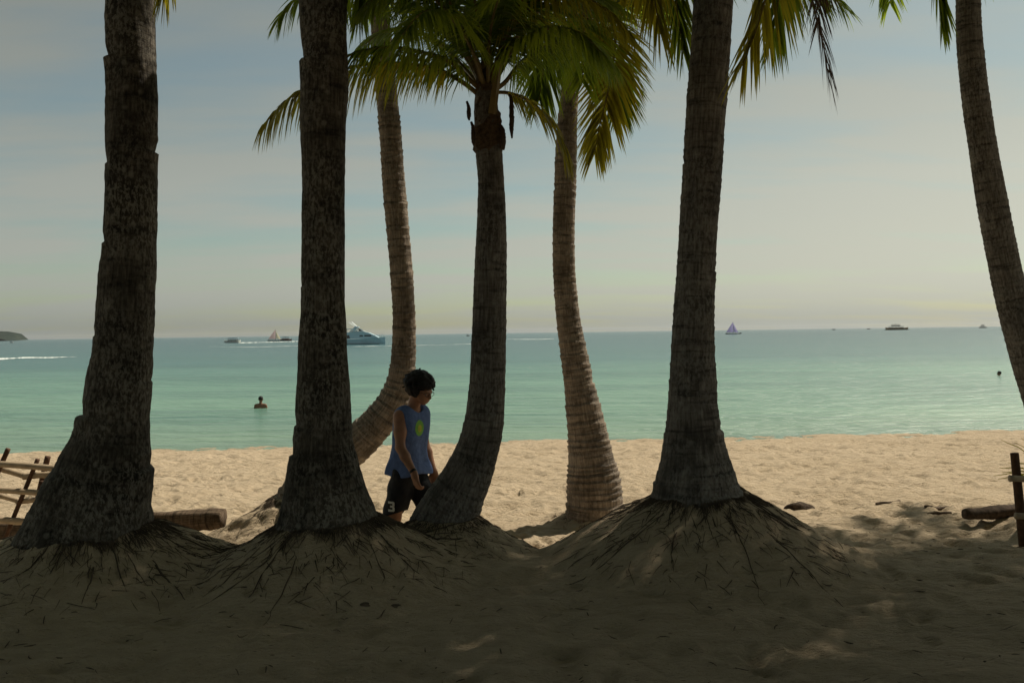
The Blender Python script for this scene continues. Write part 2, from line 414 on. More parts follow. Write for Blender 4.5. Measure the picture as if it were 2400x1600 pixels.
def frond_mesh(P, leaf=.55, t0=.2, n=64,  r0=.02, r1=.003, ref=(0, 0, 1), sag=.55, wid=.034, seed=0, ang=(62, 28), ragged=.12, lift=.12):
    rg = np.random.default_rng(seed); n = int(n*1.35); wid = wid*.80
    Q = spline(P, 36); T, _, _ = frames(Q)
    V, F, _ = tube(Q, np.linspace(r0, r1, len(Q)), 5)
    V = [V]; F = list(F); b = len(V[0]); ref = np.array(ref, float)
    us = np.array([0, .22, .5, .8, 1.]); hw = np.array([.45, 1, .85, .45, .02])
    for i in range(n):
        t = t0+(1-t0)*(i+.5)/n; tt = (t-t0)/(1-t0)
        for sg in (-1, 1):
            if rg.random() < ragged*.35: continue
            tj = np.clip(t+rg.uniform(-.5, .5)/n, 0, .999)*(len(Q)-1); k = int(tj); p = Q[k]+(Q[min(k+1, len(Q)-1)]-Q[k])*(tj-k)
            T_ = T[k]; s_ = np.cross(T_, ref); s_ /= np.linalg.norm(s_)+1e-9; n_ = np.cross(s_, T_)
            a = math.radians(ang[0]+(ang[1]-ang[0])*tt+rg.uniform(-7, 7))
            d = sg*s_*math.sin(a)+T_*math.cos(a)+n_*(lift+rg.uniform(-.1, .1)); d /= np.linalg.norm(d)
            Lf = leaf*(math.sin(PI*(.16+.72*tt))**.7)*rg.uniform(1-ragged, 1.05)
            g = sag*rg.uniform(.6, 1.35)
            q = p+Lf*(us[:, None]*d+g*(us**2)[:, None]*np.array([0, 0, -1.]))
            ln = np.linalg.norm(np.diff(q, axis=0), axis=1).sum(); q = p+(q-p)*(Lf/ln)
            w = T_-d*(T_ @ d); w /= np.linalg.norm(w)+1e-9
            tw = rg.uniform(-.6, .6); w = w*math.cos(tw)+np.cross(d, w)*math.sin(tw)
            ww = wid*.5*hw*rg.uniform(.8, 1.15)*(.6+.4*Lf/leaf)
            vv = np.empty((10, 3)); vv[0::2] = q-ww[:, None]*w; vv[1::2] = q+ww[:, None]*w
            V.append(vv); F += [(b+2*j, b+2*j+1, b+2*j+3, b+2*j+2) for j in range(4)]; b += 10
    return np.vstack(V), F
def two_tone(me, nt):
    me.materials.append(M['petiole']); k = np.zeros(len(me.polygons), np.int32); k[:nt] = 1; me.polygons.foreach_set('material_index', k)
NT = 35*5+2
def frond_px(parent, pts, m='leaf', name="frond", **k):
    V, F = frond_mesh([at(*p) for p in pts], **k)
    o = mk(name, V, F, M[m], parent, smooth=False)
    if m != 'leaf_dead': two_tone(o.data, NT)
    return o
# a set of frond shapes that the crowns above the frame share
def frond_curve(el, L, droop, seed=0):
    rg = np.random.default_rng(seed); P = [np.zeros(3)]; n = 18
    for i in range(n):
        t = (i+.5)/n; e = math.radians(el-droop*t**1.4); yaw = .10*math.sin(seed*1.7+2*t)
        P.append(P[-1]+L/n*np.array([math.cos(e)*math.cos(yaw), math.cos(e)*math.sin(yaw), math.sin(e)]))
    return P
VAR = []
for i, (el, L, dr) in enumerate([(72, 3.3, 45), (60, 3.5, 70), (48, 3.6, 80), (36, 3.6, 85), (24, 3.5, 80), (10, 3.4, 75), (-4, 3.2, 65), (-20, 3.0, 55)]):
    V, F = frond_mesh(frond_curve(el, L, dr, i), leaf=.72, n=74, r0=.032, sag=.6, wid=.046, seed=40+i, t0=.2)
    me = bpy.data.meshes.new("frond"); me.from_pydata(V.tolist(), [], F); me.materials.append(M['leaf']); two_tone(me, NT); VAR.append((el, me))
def crown(parent, top, n, seed, elmin=-8, sc=1., skip=None):
    rg = np.random.default_rng(int(seed*10))
    for i in range(n):
        f = (i+.5)/n; el = 76-(76-elmin)*f**.85; az = i*2.39996+seed
        if skip and skip(math.degrees(az) % 360, el): continue
        me = min(VAR, key=lambda v: abs(v[0]-el))[1]
        o = bpy.data.objects.new("frond", me); COL.objects.link(o); o.parent = parent
        o.location = Vector(top)-parent.location; o.rotation_euler = (rg.uniform(-.25, .25), rg.uniform(-.08, .08), az); s = sc*rg.uniform(.88, 1.08); o.scale = (s, s, s)
def more_fronds(parent, top, specs):
    for el, az in specs:
        me = min(VAR, key=lambda v: abs(v[0]-el))[1]; o = bpy.data.objects.new("frond", me); COL.objects.link(o); o.parent = parent
        o.location = Vector(top)-parent.location; o.rotation_euler = (0, 0, math.radians(az))
def roots(parent, cx, cy, r0, r1, n, seed, thick=.010):
    """fibrous roots that run down the mound from the foot of the trunk"""
    rg = np.random.default_rng(seed); V = []; F = []; b = 0
    for i in range(n*11):
        big = i < n*.17; a = rg.uniform(0, 2*PI); ra = r0*rg.uniform(.8, 1.15)
        st = ra+(r1-ra)*.35*rg.random()**2 if big else ra+(r1-ra)*.75*rg.random()**(3.6 if i < n*2.5 else 7.)
        L = (r1-r0)*(rg.uniform(.25, .95) if big else rg.uniform(.04, .14))
        k = 14 if big else 5; t = np.linspace(0, 1, k)
        aa = a+(rg.uniform(-.16, .16)*t+.022*np.cumsum(rg.normal(0, 1, k))/k**.5 if big else rg.normal(0, .09)*t); rr = st+L*t
        x = cx+rr*np.cos(aa); y = cy+rr*np.sin(aa)*.9
        th = thick*(rg.uniform(.35, .85) if big else rg.uniform(.15, .40))*(1-.7*t)
        z = gz(x, y)+th*.0+(.003*np.sin(t*9+a)*(1-t) if big else .010*rg.random()*np.sin(PI*t))
        z[-1] -= .012
        v, f, _ = tube(np.stack([x, y, z], 1), th, 4); V.append(v); F += [tuple(q+b for q in ff) for ff in f]; b += len(v)
    o = mk("root_mat", np.vstack(V), F, M['root'], parent)
    o["kind"] = "stuff"
    return o
GP = "coconut palms in a row along the beach"
def base_of(x, y, d):
    p = at(x, y, d); return (p[0], p[1], float(gz(p[0], p[1]))-.02)
def e2(rows, d):                       # (left edge, right edge, y) rows -> (x, y, width, d)
    return [((l+r)/2, y, r-l, d) for l, r, y in rows]

# palm by the bamboo fence
D1 = 5.72
p1 = empty("coconut_palm", base_of(210, 1215, D1), "thick scarred palm leaning slightly on the broad rooty mound beside the bamboo fence", "palm tree", GP)
trunk("trunk", e2([(28, 372, 1290), (66, 347, 1222), (100, 342, 1150), (130, 345, 1100), (150, 346, 1055), (176, 340, 1000), (188, 338, 960), (200, 343, 900), (217, 347, 800), (228, 351, 700), (236, 355, 600),
      (243, 356, 500), (245, 357, 400), (247, 359, 300), (250, 357, 200), (248, 352, 100), (247, 350, 0), (246, 349, -120)], D1), None, M['bark_old'], p1,
      ring=.010, ringgap=.10, rough=.05, seed=1, notches=[(965, -1, .20, .10), (140, -1, .22, .10), (566, -1, .10, .10), (350, 1, .14, .10), (1062, 1, .10, .10), (385, -1, .08, .1), (780, -1, .05, .1), (870, 1, .05, .09)],
      top=[(-2.55, 5.75, 6.2, .145), (-2.45, 5.8, 7.9, .12)])
crown(p1, (-2.45, 5.8, 7.95), 15, 1, elmin=22)
roots(p1, -2.80, 5.72, .36, 1.25, 190, 11)
# thick palm in front of the leaning one
p2 = empty("coconut_palm", base_of(752, 1205, D1), "straight thick lichen spotted palm standing between the leaning palm and the log", "palm tree", GP)
trunk("trunk", e2([(590, 912, 1275), (630, 876, 1210), (646, 850, 1150), (655, 832, 1100), (664, 818, 1050), (670, 811, 1020), (677, 806, 970), (681, 803, 900), (687, 797, 800), (692, 794, 700), (692, 791, 600), (693, 790, 500),
      (693, 791, 400), (690, 793, 300), (691, 797, 200), (693, 797, 100), (690, 797, 0), (690, 797, -120)], D1), None, M['bark_old'], p2,
      ring=.008, ringgap=.11, rough=.038, seed=2, notches=[(146, -1, .17, .17), (1045, -1, .09, .10), (980, -1, .06, .08), (660, -1, .04, .1)], top=[(-1.27, 5.75, 6.3, .145), (-1.3, 5.8, 7.8, .12)])
crown(p2, (-1.3, 5.8, 7.95), 15, 2.4, elmin=26)
roots(p2, -1.235, 5.72, .33, 1.15, 200, 12)
# slender palm that leans hard out of its root mound
D3 = 8.75
p3 = empty("coconut_palm", base_of(684, 1195, D3), "slender palm whose trunk leans hard from its root mound then curves upright behind the walker", "palm tree", GP)
trunk("trunk", [(680, 1250, 150, D3), (682, 1200, 136, D3), (690, 1160, 120, D3), (712, 1118, 106, D3), (775, 1055, 94, D3), (830, 1008, 86, D3), (880, 955, 76, D3), (910, 905, 68, D3), (924, 850, 60, D3), (928, 780, 55, D3), (927, 700, 53, D3), (920, 600, 53, D3),
      (911, 500, 54, D3), (903, 400, 53, D3), (896, 300, 51, D3), (888, 220, 49, D3), (879, 120, 47, D3), (870, 0, 46, D3), (864, -120, 44, D3)], None, M['bark_pale'], p3, ring=.085, ringgap=.075, rough=.02, seed=3, top=[(-1.42, 8.8, 7.6, .09)])
crown(p3, (-1.42, 8.8, 7.7), 16, 3.3, elmin=24, sc=.85)
roots(p3, -2.22, 8.65, .26, 1.05, 150, 13)
# young palm with the low crown
D4 = 6.35
p4 = empty("coconut_palm", base_of(1018, 1200, D4), "young curved palm with a low full crown of green fronds in front of the walker", "palm tree", GP)
trunk("trunk", [(1000, 1300, 175, D4), (1008, 1240, 162, D4), (1024, 1195, 150, D4), (1050, 1140, 128, D4), (1075, 1090, 112, D4), (1098, 1030, 98, D4), (1110, 980, 92, D4), (1117, 920, 86, D4), (1121, 850, 82, D4), (1123, 780, 80, D4), (1125, 700, 77, D4), (1127, 600, 74, D4),
      (1129, 500, 68, D4), (1128, 420, 61, D4), (1123, 350, 62, D4), (1120, 300, 60, D4), (1116, 240, 54, D4), (1116, 190, 40, D4)], None, M['bark_ring'], p4, ring=.03, ringgap=.065, rough=.018, seed=4)
crown(p4, at(1116, 195, D4), 6, 2.9, elmin=58, sc=.62)
roots(p4, -.50, 6.28, .26, .85, 70, 14, .008)
C4 = (1118, 215)
def fan4(*pts, **k): return frond_px(p4, pts, **k)
d = D4
k4 = dict(leaf=.44, r0=.020, wid=.028)
fan4((1108, 225, d), (1060, 188, d), (1000, 158, d-.03), (930, 147, d-.06), (870, 146, d-.08), (800, 157, d-.1), (720, 190, d-.1), (655, 235, d-.08), (602, 292, d-.05), sag=1.5, n=86, seed=1, t0=.16, m='leaf_y', **k4)
fan4((1112, 215, d), (1080, 185, d-.05), (1030, 140, d-.15), (960, 118, d-.25), (890, 108, d-.35), (820, 120, d-.4), (770, 150, d-.42), sag=1.3, n=74, seed=2, t0=.15, **k4)
fan4((1112, 210, d), (1075, 140, d+.1), (1020, 60, d+.2), (940, 0, d+.3), (850, -25, d+.4), (770, 0, d+.5), sag=.9, n=70, seed=3, **k4)
fan4((1112, 210, d), (1085, 120, d-.2), (1040, 40, d-.4), (970, -20, d-.6), (900, -30, d-.75), (830, 20, d-.9), sag=1.0, n=74, seed=4, **k4)
fan4((1115, 205, d), (1105, 100, d-.1), (1090, 0, d-.2), (1065, -100, d-.3), (1030, -180, d-.45), (990, -220, d-.6), sag=.6, n=64, seed=5, **k4)
fan4((1118, 205, d), (1115, 100, d+.15), (1118, -20, d+.3), (1130, -140, d+.4), (1150, -240, d+.5), sag=.5, n=64, seed=6, **k4)
fan4((1130, 262, d-.10), (1138, 200, d-.14), (1152, 120, d-.22), (1185, 50, d-.34), (1240, 0, d-.5), (1310, -12, d-.66), (1390, 20, d-.8), (1440, 70, d-.9), sag=1.0, n=74, seed=7, t0=.26, m='leaf_y', leaf=.44, r0=.034, wid=.028)
fan4((1125, 215, d), (1160, 190, d+.05), (1195, 145, d+.1), (1250, 105, d+.15), (1310, 90, d+.2), (1370, 105, d+.25), (1410, 150, d+.28), sag=1.2, n=70, seed=8, t0=.18, **k4)
fan4((1125, 210, d), (1165, 140, d+.2), (1220, 60, d+.45), (1290, 10, d+.7), (1370, 0, d+.9), (1440, 30, d+1.1), sag=1.0, n=70, seed=9, **k4)
fan4((1130, 212, d), (1170, 214, d), (1215, 232, d), (1255, 268, d), (1285, 315, d-.02), (1302, 372, d-.04), sag=.9, n=52, seed=10, t0=.12, m='leaf_y', leaf=.36, r0=.016, wid=.026, ang=(60, 25))
fan4((1122, 205, d), (1150, 110, d-.25), (1190, 20, d-.5), (1240, -60, d-.8), (1300, -100, d-1.1), sag=.7, n=66, seed=11, **k4)
fan4((1112, 212, d), (1070, 160, d+.25), (1010, 100, d+.5), (950, 70, d+.8), (880, 75, d+1.0), (830, 110, d+1.2), sag=1.0, n=66, seed=12, **k4)
fan4((1116, 208, d), (1090, 130, d-.3), (1060, 70, d-.65), (1020, 30, d-1.0), (970, 30, d-1.3), (925, 80, d-1.5), sag=1.0, n=74, seed=13, leaf=.42, r0=.018, wid=.026)
fan4((1120, 206, d), (1122, 120, d-.3), (1130, 50, d-.6), (1145, 0, d-.9), (1165, -30, d-1.2), sag=.8, n=60, seed=14, leaf=.42, r0=.018, wid=.026)
fan4((1122, 208, d), (1150, 150, d-.15), (1200, 95, d-.35), (1265, 65, d-.55), (1330, 75, d-.7), (1380, 120, d-.8), sag=1.2, n=70, seed=15, **k4)
fan4((1112, 206, d), (1050, 80, d+.1), (960, -20, d+.2), (860, -70, d+.3), (770, -60, d+.4), (690, -10, d+.5), (640, 45, d+.55), sag=1.0, n=72, seed=16, **k4)
def blob(name, parent, rows, m, sides=20, rough=.25, seed=0):
    rg = np.random.default_rng(seed); Q = spline([np.append(at(x, y, dd), w*.5*m_px(dd)) for x, y, w, dd in rows], 26)
    T, A, B = frames(Q[:, :3], (1., 0, 0)); th = np.arange(sides)*2*PI/sides
    r = Q[:, 3][:, None]*(1+rough*rg.normal(0, .6, (len(Q), sides)))
    V = Q[:, None, :3]+r[..., None]*(np.cos(th)[None, :, None]*A[:, None]+np.sin(th)[None, :, None]*B[:, None])
    n = sides; F = [(i*n+j, i*n+(j+1) % n, (i+1)*n+(j+1) % n, (i+1)*n+j) for i in range(len(Q)-1) for j in range(n)]+[tuple(range(n-1, -1, -1)), tuple(range((len(Q)-1)*n, len(Q)*n))]
    return mk(name, V.reshape(-1, 3), F, m, parent)
blob("fibre_sheath", p4, [(1123, 352, 60, D4), (1122, 322, 72, D4), (1121, 285, 62, D4), (1117, 240, 50, D4), (1116, 200, 46, D4), (1118, 165, 40, D4), (1119, 130, 20, D4)], M['fibre'], rough=.13, seed=1)
for x, y, w, h, dd in [(1174, 228, 9, 90, D4-.12), (1076, 245, 8, 32, D4-.08), (1155, 300, 10, 45, D4-.1), (1086, 292, 8, 42, D4-.1)]:
    blob("dry_spathe", p4, [(x-4, y-12, 5, dd), (x, y, w, dd), (x+1, y+h*.5, w*1.3, dd), (x+1, y+h*.8, w, dd), (x+2, y+h, w*.4, dd)], M['leaf_dead'], 8, .12, int(x))
# stout-based palm out on the sunlit sand
D5 = 9.2
p5 = empty("coconut_palm", base_of(1367, 1165, D5), "ringed palm with a wide sunlit foot standing alone on the open sand", "palm tree", GP)
trunk("trunk", [(1366, 1200, 140, D5), (1367, 1160, 134, D5), (1363, 1100, 122, D5), (1357, 1050, 106, D5), (1349, 990, 92, D5), (1338, 930, 80, D5), (1328, 870, 70, D5), (1316, 800, 62, D5), (1306, 740, 56, D5), (1299, 670, 53, D5), (1295, 600, 52, D5), (1295, 520, 52, D5),
      (1298, 430, 51, D5), (1300, 350, 50, D5), (1303, 280, 46, D5), (1308, 220, 42, D5), (1312, 150, 42, D5), (1316, 90, 40, D5)], None, M['bark_pale'], p5, ring=.07, ringgap=.075, rough=.02, seed=5, notches=[(885, 1, .10, .12), (440, -1, .06, .1)])
crown(p5, at(1316, 90, D5), 44, 4.4, elmin=30, sc=.84, skip=lambda az, el: az < 215)
roots(p5, .86, 9.2, .30, .7, 36, 15, .008)
d = D5
k5 = dict(leaf=.62, r0=.026, wid=.036)
def fan5(*pts, **k): return frond_px(p5, pts, **k)
VY = (.12, -1, .1)
fan5((1318, 88, d), (1345, 40, d-.3), (1385, 30, d-.6), (1412, 75, d-.8), (1408, 150, d-.95), (1392, 230, d-1.0), (1375, 300, d-1.0), (1366, 352, d-1.0), ref=VY, sag=.45, n=66, seed=21, t0=.22, m='leaf_y', ang=(66, 22), **k5)
fan5((1318, 88, d), (1340, 70, d-.2), (1375, 80, d-.45), (1400, 130, d-.6), (1415, 200, d-.7), (1420, 250, d-.7), ref=VY, sag=.6, n=60, seed=22, t0=.2, **k5)
fan5((1318, 88, d), (1300, 60, d-.3), (1275, 70, d-.5), (1255, 120, d-.6), (1245, 180, d-.65), (1238, 230, d-.65), ref=VY, sag=.8, n=60, seed=23, **k5)
fan5((1318, 85, d), (1370, 20, d), (1440, -10, d), (1510, 0, d), (1560, 40, d), (1590, 100, d), sag=1.0, n=66, seed=24, **k5)
fan5((1318, 85, d), (1260, 30, d), (1180, 10, d), (1100, 40, d), (1040, 100, d), sag=1.0, n=66, seed=25, **k5)
fan5((1318, 85, d), (1330, 0, d+.2), (1370, -90, d+.4), (1430, -150, d+.6), sag=.7, n=60, seed=26, **k5)
fan5((1318, 85, d), (1300, -20, d), (1270, -130, d), (1220, -200, d), sag=.7, n=60, seed=27, **k5)
fan5((1318, 88, d), (1325, 50, d-.5), (1335, 50, d-1.0), (1340, 110, d-1.4), (1338, 190, d-1.6), ref=VY, sag=.4, n=56, seed=28, **k5)
fan5((1318, 85, d), (1360, 10, d+.5), (1420, -30, d+1.), (1480, -20, d+1.4), (1530, 30, d+1.7), sag=1.0, n=60, seed=29, **k5)
fan5((1318, 85, d), (1345, 0, d-.4), (1385, -60, d-.9), (1430, -60, d-1.4), (1470, 0, d-1.8), sag=.9, n=60, seed=30, m='leaf_y', **k5)
# palm on the tall root mound
D6 = 6.0
p6 = empty("coconut_palm", base_of(1600, 1130, D6), "dark ringed palm crowning the tall cone shaped root mound", "palm tree", GP)
trunk("trunk", e2([(1465, 1745, 1185), (1497, 1701, 1130), (1505, 1692, 1105), (1515, 1678, 1065), (1523, 1664, 1020), (1529, 1656, 985), (1534, 1647, 930), (1537, 1645, 880), (1541, 1641, 800), (1548, 1641, 700), (1555, 1643, 610), (1561, 1650, 500), (1568, 1658, 400), (1573, 1664, 300),
      (1579, 1671, 200), (1587, 1678, 100), (1592, 1684, 0), (1598, 1689, -110)], D6), None, M['bark_ring'], p6, ring=.035, ringgap=.06, rough=.022, seed=6, notches=[(990, 1, .08, .05), (626, 1, .09, .05), (380, -1, .06, .06), (180, 1, .04, .1)], top=[(1.58, 6.05, 6.2, .13), (1.66, 6.1, 7.5, .12)])
crown(p6, (1.66, 6.1, 7.55), 40, 5.1, elmin=18)
more_fronds(p6, (1.66, 6.1, 7.55), [(36, 72), (36, 86), (36, 100), (48, 93)])
roots(p6, 1.30, 5.98, .28, 1.25, 230, 16)
d = D6
def fan6(*pts, **k): return frond_px(p6, pts, **k)
k6 = dict(leaf=.62, r0=.022, wid=.030, ragged=.3)
fan6((1640, -330, d), (1690, -360, d-.2), (1745, -300, d-.4), (1775, -190, d-.5), (1770, -60, d-.5), (1740, 60, d-.5), (1705, 150, d-.5), ref=VY, sag=.5, n=44, seed=31, ang=(35, 14), m='leaf_y', **k6)
fan6((1640, -330, d), (1720, -350, d), (1790, -250, d), (1800, -120, d), (1785, 20, d), (1770, 100, d), ref=VY, sag=.4, n=44, seed=32, ang=(35, 14), **k6)
fan6((1640, -330, d), (1580, -360, d-.1), (1530, -280, d-.2), (1505, -160, d-.3), (1500, -40, d-.3), (1515, 70, d-.3), ref=VY, sag=.5, n=44, seed=33, ang=(35, 14), m='leaf_y', **k6)
fan6((1640, -330, d), (1600, -340, d+.3), (1560, -250, d+.5), (1545, -120, d+.6), (1555, 20, d+.6), (1570, 120, d+.6), ref=VY, sag=.5, n=44, seed=34, ang=(35, 14), **k6)
fan6((1640, -330, d), (1740, -330, d+.2), (1810, -200, d+.3), (1850, -60, d+.4), (1872, 30, d+.4), (1890, 100, d+.4), (1905, 190, d+.4), sag=.9, n=60, seed=35, m='leaf_dead', leaf=.55, r0=.022, wid=.014, ragged=.5, ang=(55, 20))
fan6((1640, -330, d), (1760, -360, d-.3), (1850, -270, d-.5), (1885, -150, d-.6), (1888, -40, d-.6), (1880, 50, d-.6), ref=VY, sag=.3, n=50, seed=36, m='leaf_dead', leaf=.5, r0=.02, wid=.016, ragged=.5, ang=(35, 15))
# palm that sweeps out of the frame
D7 = 8.0
p7 = empty("coconut_palm", base_of(2490, 1250, D7), "slim dark palm sweeping outward over the fence post and the half buried log", "palm tree", GP)
trunk("trunk", [(2500, 1290, 170, D7), (2478, 1230, 140, D7), (2452, 1120, 104, D7), (2424, 1020, 88, D7), (2393, 920, 78, D7), (2364, 830, 73, D7), (2338, 740, 70, D7), (2314, 640, 68, D7), (2293, 540, 66, D7), (2276, 450, 64, D7), (2259, 350, 60, D7), (2244, 250, 58, D7), (2234, 170, 57, D7),
      (2226, 80, 55, D7), (2224, 0, 52, D7), (2226, -120, 50, D7)], None, M['bark_ring'], p7, ring=.04, ringgap=.055, rough=.018, seed=7, top=[(4.3, 8.0, 7.3, .10)])
crown(p7, (4.3, 8.0, 7.5), 34, 6.2, elmin=28, skip=lambda az, el: 166 < az < 186 and el < 45)
more_fronds(p7, (4.3, 8.0, 7.5), [(10, 205), (10, 222), (10, 240), (24, 214), (24, 232)])
d = D7
frond_px(p7, [(2190, -420, d), (2165, -440, d-.3), (2140, -360, d-.5), (2135, -240, d-.6), (2145, -110, d-.6), (2160, 0, d-.6), (2165, 60, d-.6)], ref=VY, leaf=.55, r0=.024, wid=.034, n=60, seed=41, ang=(24, 8), sag=.4)
# frond tips that reach into the frame from the crowns of the first two palms
frond_px(p1, [(300, -900, 5.8), (380, -880, 5.6), (430, -700, 5.5), (430, -480, 5.5), (410, -260, 5.5), (390, -110, 5.5), (378, -25, 5.5)], ref=VY, leaf=.6, wid=.034, n=60, seed=42, ang=(24, 8), sag=.4, m='leaf_y')
frond_px(p2, [(735, -860, 5.8), (690, -870, 5.9), (640, -740, 5.9), (620, -540, 5.9), (640, -360, 5.9), (652, -230, 5.9), (660, -150, 5.9)], ref=VY, leaf=.6, wid=.030, n=60, seed=43, ang=(30, 20), sag=.4, m='leaf_y')
frond_px(p2, [(735, -860, 5.8), (780, -870, 5.9), (840, -740, 6.0), (860, -540, 6.0), (850, -330, 6.0), (835, -150, 6.0), (825, 30, 6.0)], ref=VY, leaf=.6, wid=.034, n=60, seed=44, ang=(24, 10), sag=.4)

# more palms of the row, beyond the frame
def plain_palm(x, y, zc, seed, label, n=26, sc=1.1):
    z0 = float(gz(x, y))-.05
    p = empty("coconut_palm", (x, y, z0), label, "palm tree", GP)
    Q = spline([(x, y, z0-.2, .30), (x+.02, y, z0+.3, .22), (x+.1, y+.1, z0+1.5, .16), (x+.2, y+.1, zc-2, .14), (x+.15, y, zc, .12)], 80)
    V, F, _ = tube(Q[:, :3], Q[:, 3]*(1+.04*np.tile([0, 1], 40)), 16); mk("trunk", V, F, M['bark_ring'], p)
    crown(p, (x+.15, y, zc), n, seed, elmin=4, sc=sc)
plain_palm(5.0, 5.5, 7.7, 8.1, "palm beyond the right edge nearest to the fence post", 40)
plain_palm(7.6, 8.9, 9.6, 9.4, "palm beyond the right edge seaward of the fence post", 14)
plain_palm(3.6, 3.2, 7.6, 10.2, "palm inland of the tall root mound")
plain_palm(-6.2, 5.6, 8.8, 11.5, "palm beyond the left edge past the bamboo fence")
plain_palm(10.8, 11.2, 10.4, 12.6, "palm beyond the right edge furthest out on the sand")
def shade_tree(x, y, zc, rx, rz, seed, label):
    z0 = float(gz(x, y)); t = empty("shade_tree", (x, y, z0), label, "tree", "leafy trees behind the beach path")
    rg = np.random.default_rng(seed); mb = MB()
    mb.tube(spline([(0, 0, -.2), (.1, 0, 1.5), (0, .1, zc-z0-1)], 12), np.linspace(.32, .2, 12), 12)
    for k in range(8):
        a = k*PI/4+rg.uniform(-.3, .3); mb.tube(spline([(0, .1, zc-z0-2.2), (rx*.35*math.cos(a), rx*.35*math.sin(a), zc-z0-.8), (rx*.8*math.cos(a), rx*.8*math.sin(a), zc-z0+.2)], 8), np.linspace(.12, .03, 8), 6)
    mb.build("trunk", M['bark_old'], t, True)
    n = 9000; u = rg.normal(size=(n, 3)); u /= np.linalg.norm(u, axis=1)[:, None]; c = u*(rg.random(n)**.4)[:, None]*np.array([rx, rx, rz])+np.array([0, 0, zc-z0])
    a = rg.normal(size=(n, 3)); a[:, 2] *= .4; a /= np.linalg.norm(a, axis=1)[:, None]; b = np.cross(a, rg.normal(size=(n, 3))*np.array([.4, .4, 1])); b /= np.linalg.norm(b, axis=1)[:, None]
    l = rg.uniform(.12, .22, n)[:, None]; w = l*.55
    V = np.stack([c-a*l, c+b*w, c+a*l, c-b*w], 1).reshape(-1, 3); F = np.arange(4*n).reshape(n, 4)
    mk("crown", V, F, M['leaf_tree'], t, False, off=(0, 0, 0))
for i, (x, y, zc, rx, rz) in enumerate([(-6.5, -.9, 6.0, 4.9, 2.0), (.5, -1.1, 6.0, 5.0, 2.0), (7.4, -.9, 6.1, 4.9, 2.0)]):
    shade_tree(x, y, zc, rx, rz, 60+i, ["leafy tree inland of the fence palm", "leafy tree straight behind the viewer", "leafy tree inland of the far right palms"][i])

# ------------------------------------------------------------------ log, driftwood, fences
def log(name, a, b, ra, rb, m, label, cat, seed=0, sides=18, rough=.10):
    a, b = np.array(a), np.array(b); rg = np.random.default_rng(seed); n = 40
    t = np.linspace(0, 1, n); P = a+(b-a)*t[:, None]; P[:, 2] += .01*np.sin(t*5+seed)
    r = ra+(rb-ra)*t; r = r*(1+.05*np.sin(t*9+seed)); r[0] *= .90; r[-1] *= .90; r[-2] *= .97
    T, A, B = frames(P, (0, 0, 1.)); th = np.arange(sides+1)*2*PI/sides
    R = r[:, None]*(1+rough*(vn(np.cos(th)[None]*1.6+t[:, None]*4, np.sin(th)[None]*1.6+7, seed)-.5)*2+.03*rg.normal(size=(n, 1)))
    V = P[:, None]+R[..., None]*(np.cos(th)[None, :, None]*A[:, None]+np.sin(th)[None, :, None]*B[:, None])
    L = np.linalg.norm(b-a); UV = np.stack([np.repeat(th[None]*ra, n, 0), np.repeat(t[:, None]*L, sides+1, 1)], -1).reshape(-1, 2)
    k = sides+1; F = [(i*k+j, i*k+j+1, (i+1)*k+j+1, (i+1)*k+j) for i in range(n-1) for j in range(sides)]+[tuple(range(sides-1, -1, -1)), tuple((n-1)*k+j for j in range(sides))]
    o = mk(name, V.reshape(-1, 3), F, m, None, True, off=(a+b)/2, uv=UV); return tag(o, label, cat)
DL = 8.3
log("palm_log", at(-60, 1224, DL+.1), at(513, 1190, DL-.1), .100, .108, M['log'], "fallen fibrous palm log lying on the sand behind the scarred palm and fence", "log", 3, 40, .22)
log("half_buried_log", at(2216, 1178, 8.3), at(2420, 1170, 8.5), .058, .075, M['drift'], "half buried weathered log by the fence post on the shaded sand", "log", 4)
def gnd(x, y):
    r = ray(x, y); t = 4.
    for _ in range(400):
        p = CAM+r*t
        if p[2] <= gz(p[0], p[1]): break
        t += .03
    return CAM+r*t
for i, (x, y, w, h, ang, lab) in enumerate([(2012, 1156, 60, 7, .05, "flat forked piece of driftwood between the rock and the half buried log"), (2125, 1162, 62, 10, .03, "short dark driftwood stick beside the half buried log"),
                                        (2085, 1176, 90, 6, -.1, "thin driftwood stick pressed into shaded sand below the other pieces")]):
    p = gnd(x, y+4); q = np.array([p[0]+w*m_px(p[1]), p[1]+ang, 0]); q[2] = gz(q[0], q[1])
    log("driftwood", p+[0, 0, .005], q+[0, 0, .012], h*.5*m_px(p[1]), h*.4*m_px(p[1]), M['drift'], lab, "driftwood", 20+i, 9, .55)['group'] = "driftwood at the edge of the shade"
def lump(name, x, y, w, h, m, label, cat, seed):
    p = gnd(x, y); s = m_px(p[1]); bm = bmesh.new(); bmesh.ops.create_icosphere(bm, subdivisions=3, radius=1)
    V = np.array([v.co[:] for v in bm.verts]); F = [[v.index for v in f.verts] for f in bm.faces]; bm.free()
    k = .75+.5*vn(V[:, 0]*1.4+seed, V[:, 1]*1.4+V[:, 2]*1.1, seed); V = V*k[:, None]*np.array([w*.5*s, w*.35*s, h*s])
    o = mk(name, V+p, F, m, None, True, off=p); return tag(o, label, cat)
lump("rock", 1836, 1170, 62, 19, M['rock'], "dark rounded rock on the sunlit sand right of the tall root mound", "rock", 5)
lump("coconut_husk", 838, 1392, 26, 9, M['root'], "larger dark husk half sunk in the shaded sand before the thick palm", "husk", 7)
lump("coconut_husk", 905, 1394, 34, 8, M['root'], "flat dark husk half sunk in the shaded sand beside the larger one", "husk", 8)
for o in (x for x in COL.objects if x.name.startswith("coconut_husk")): o['group'] = "husks on the shaded sand"

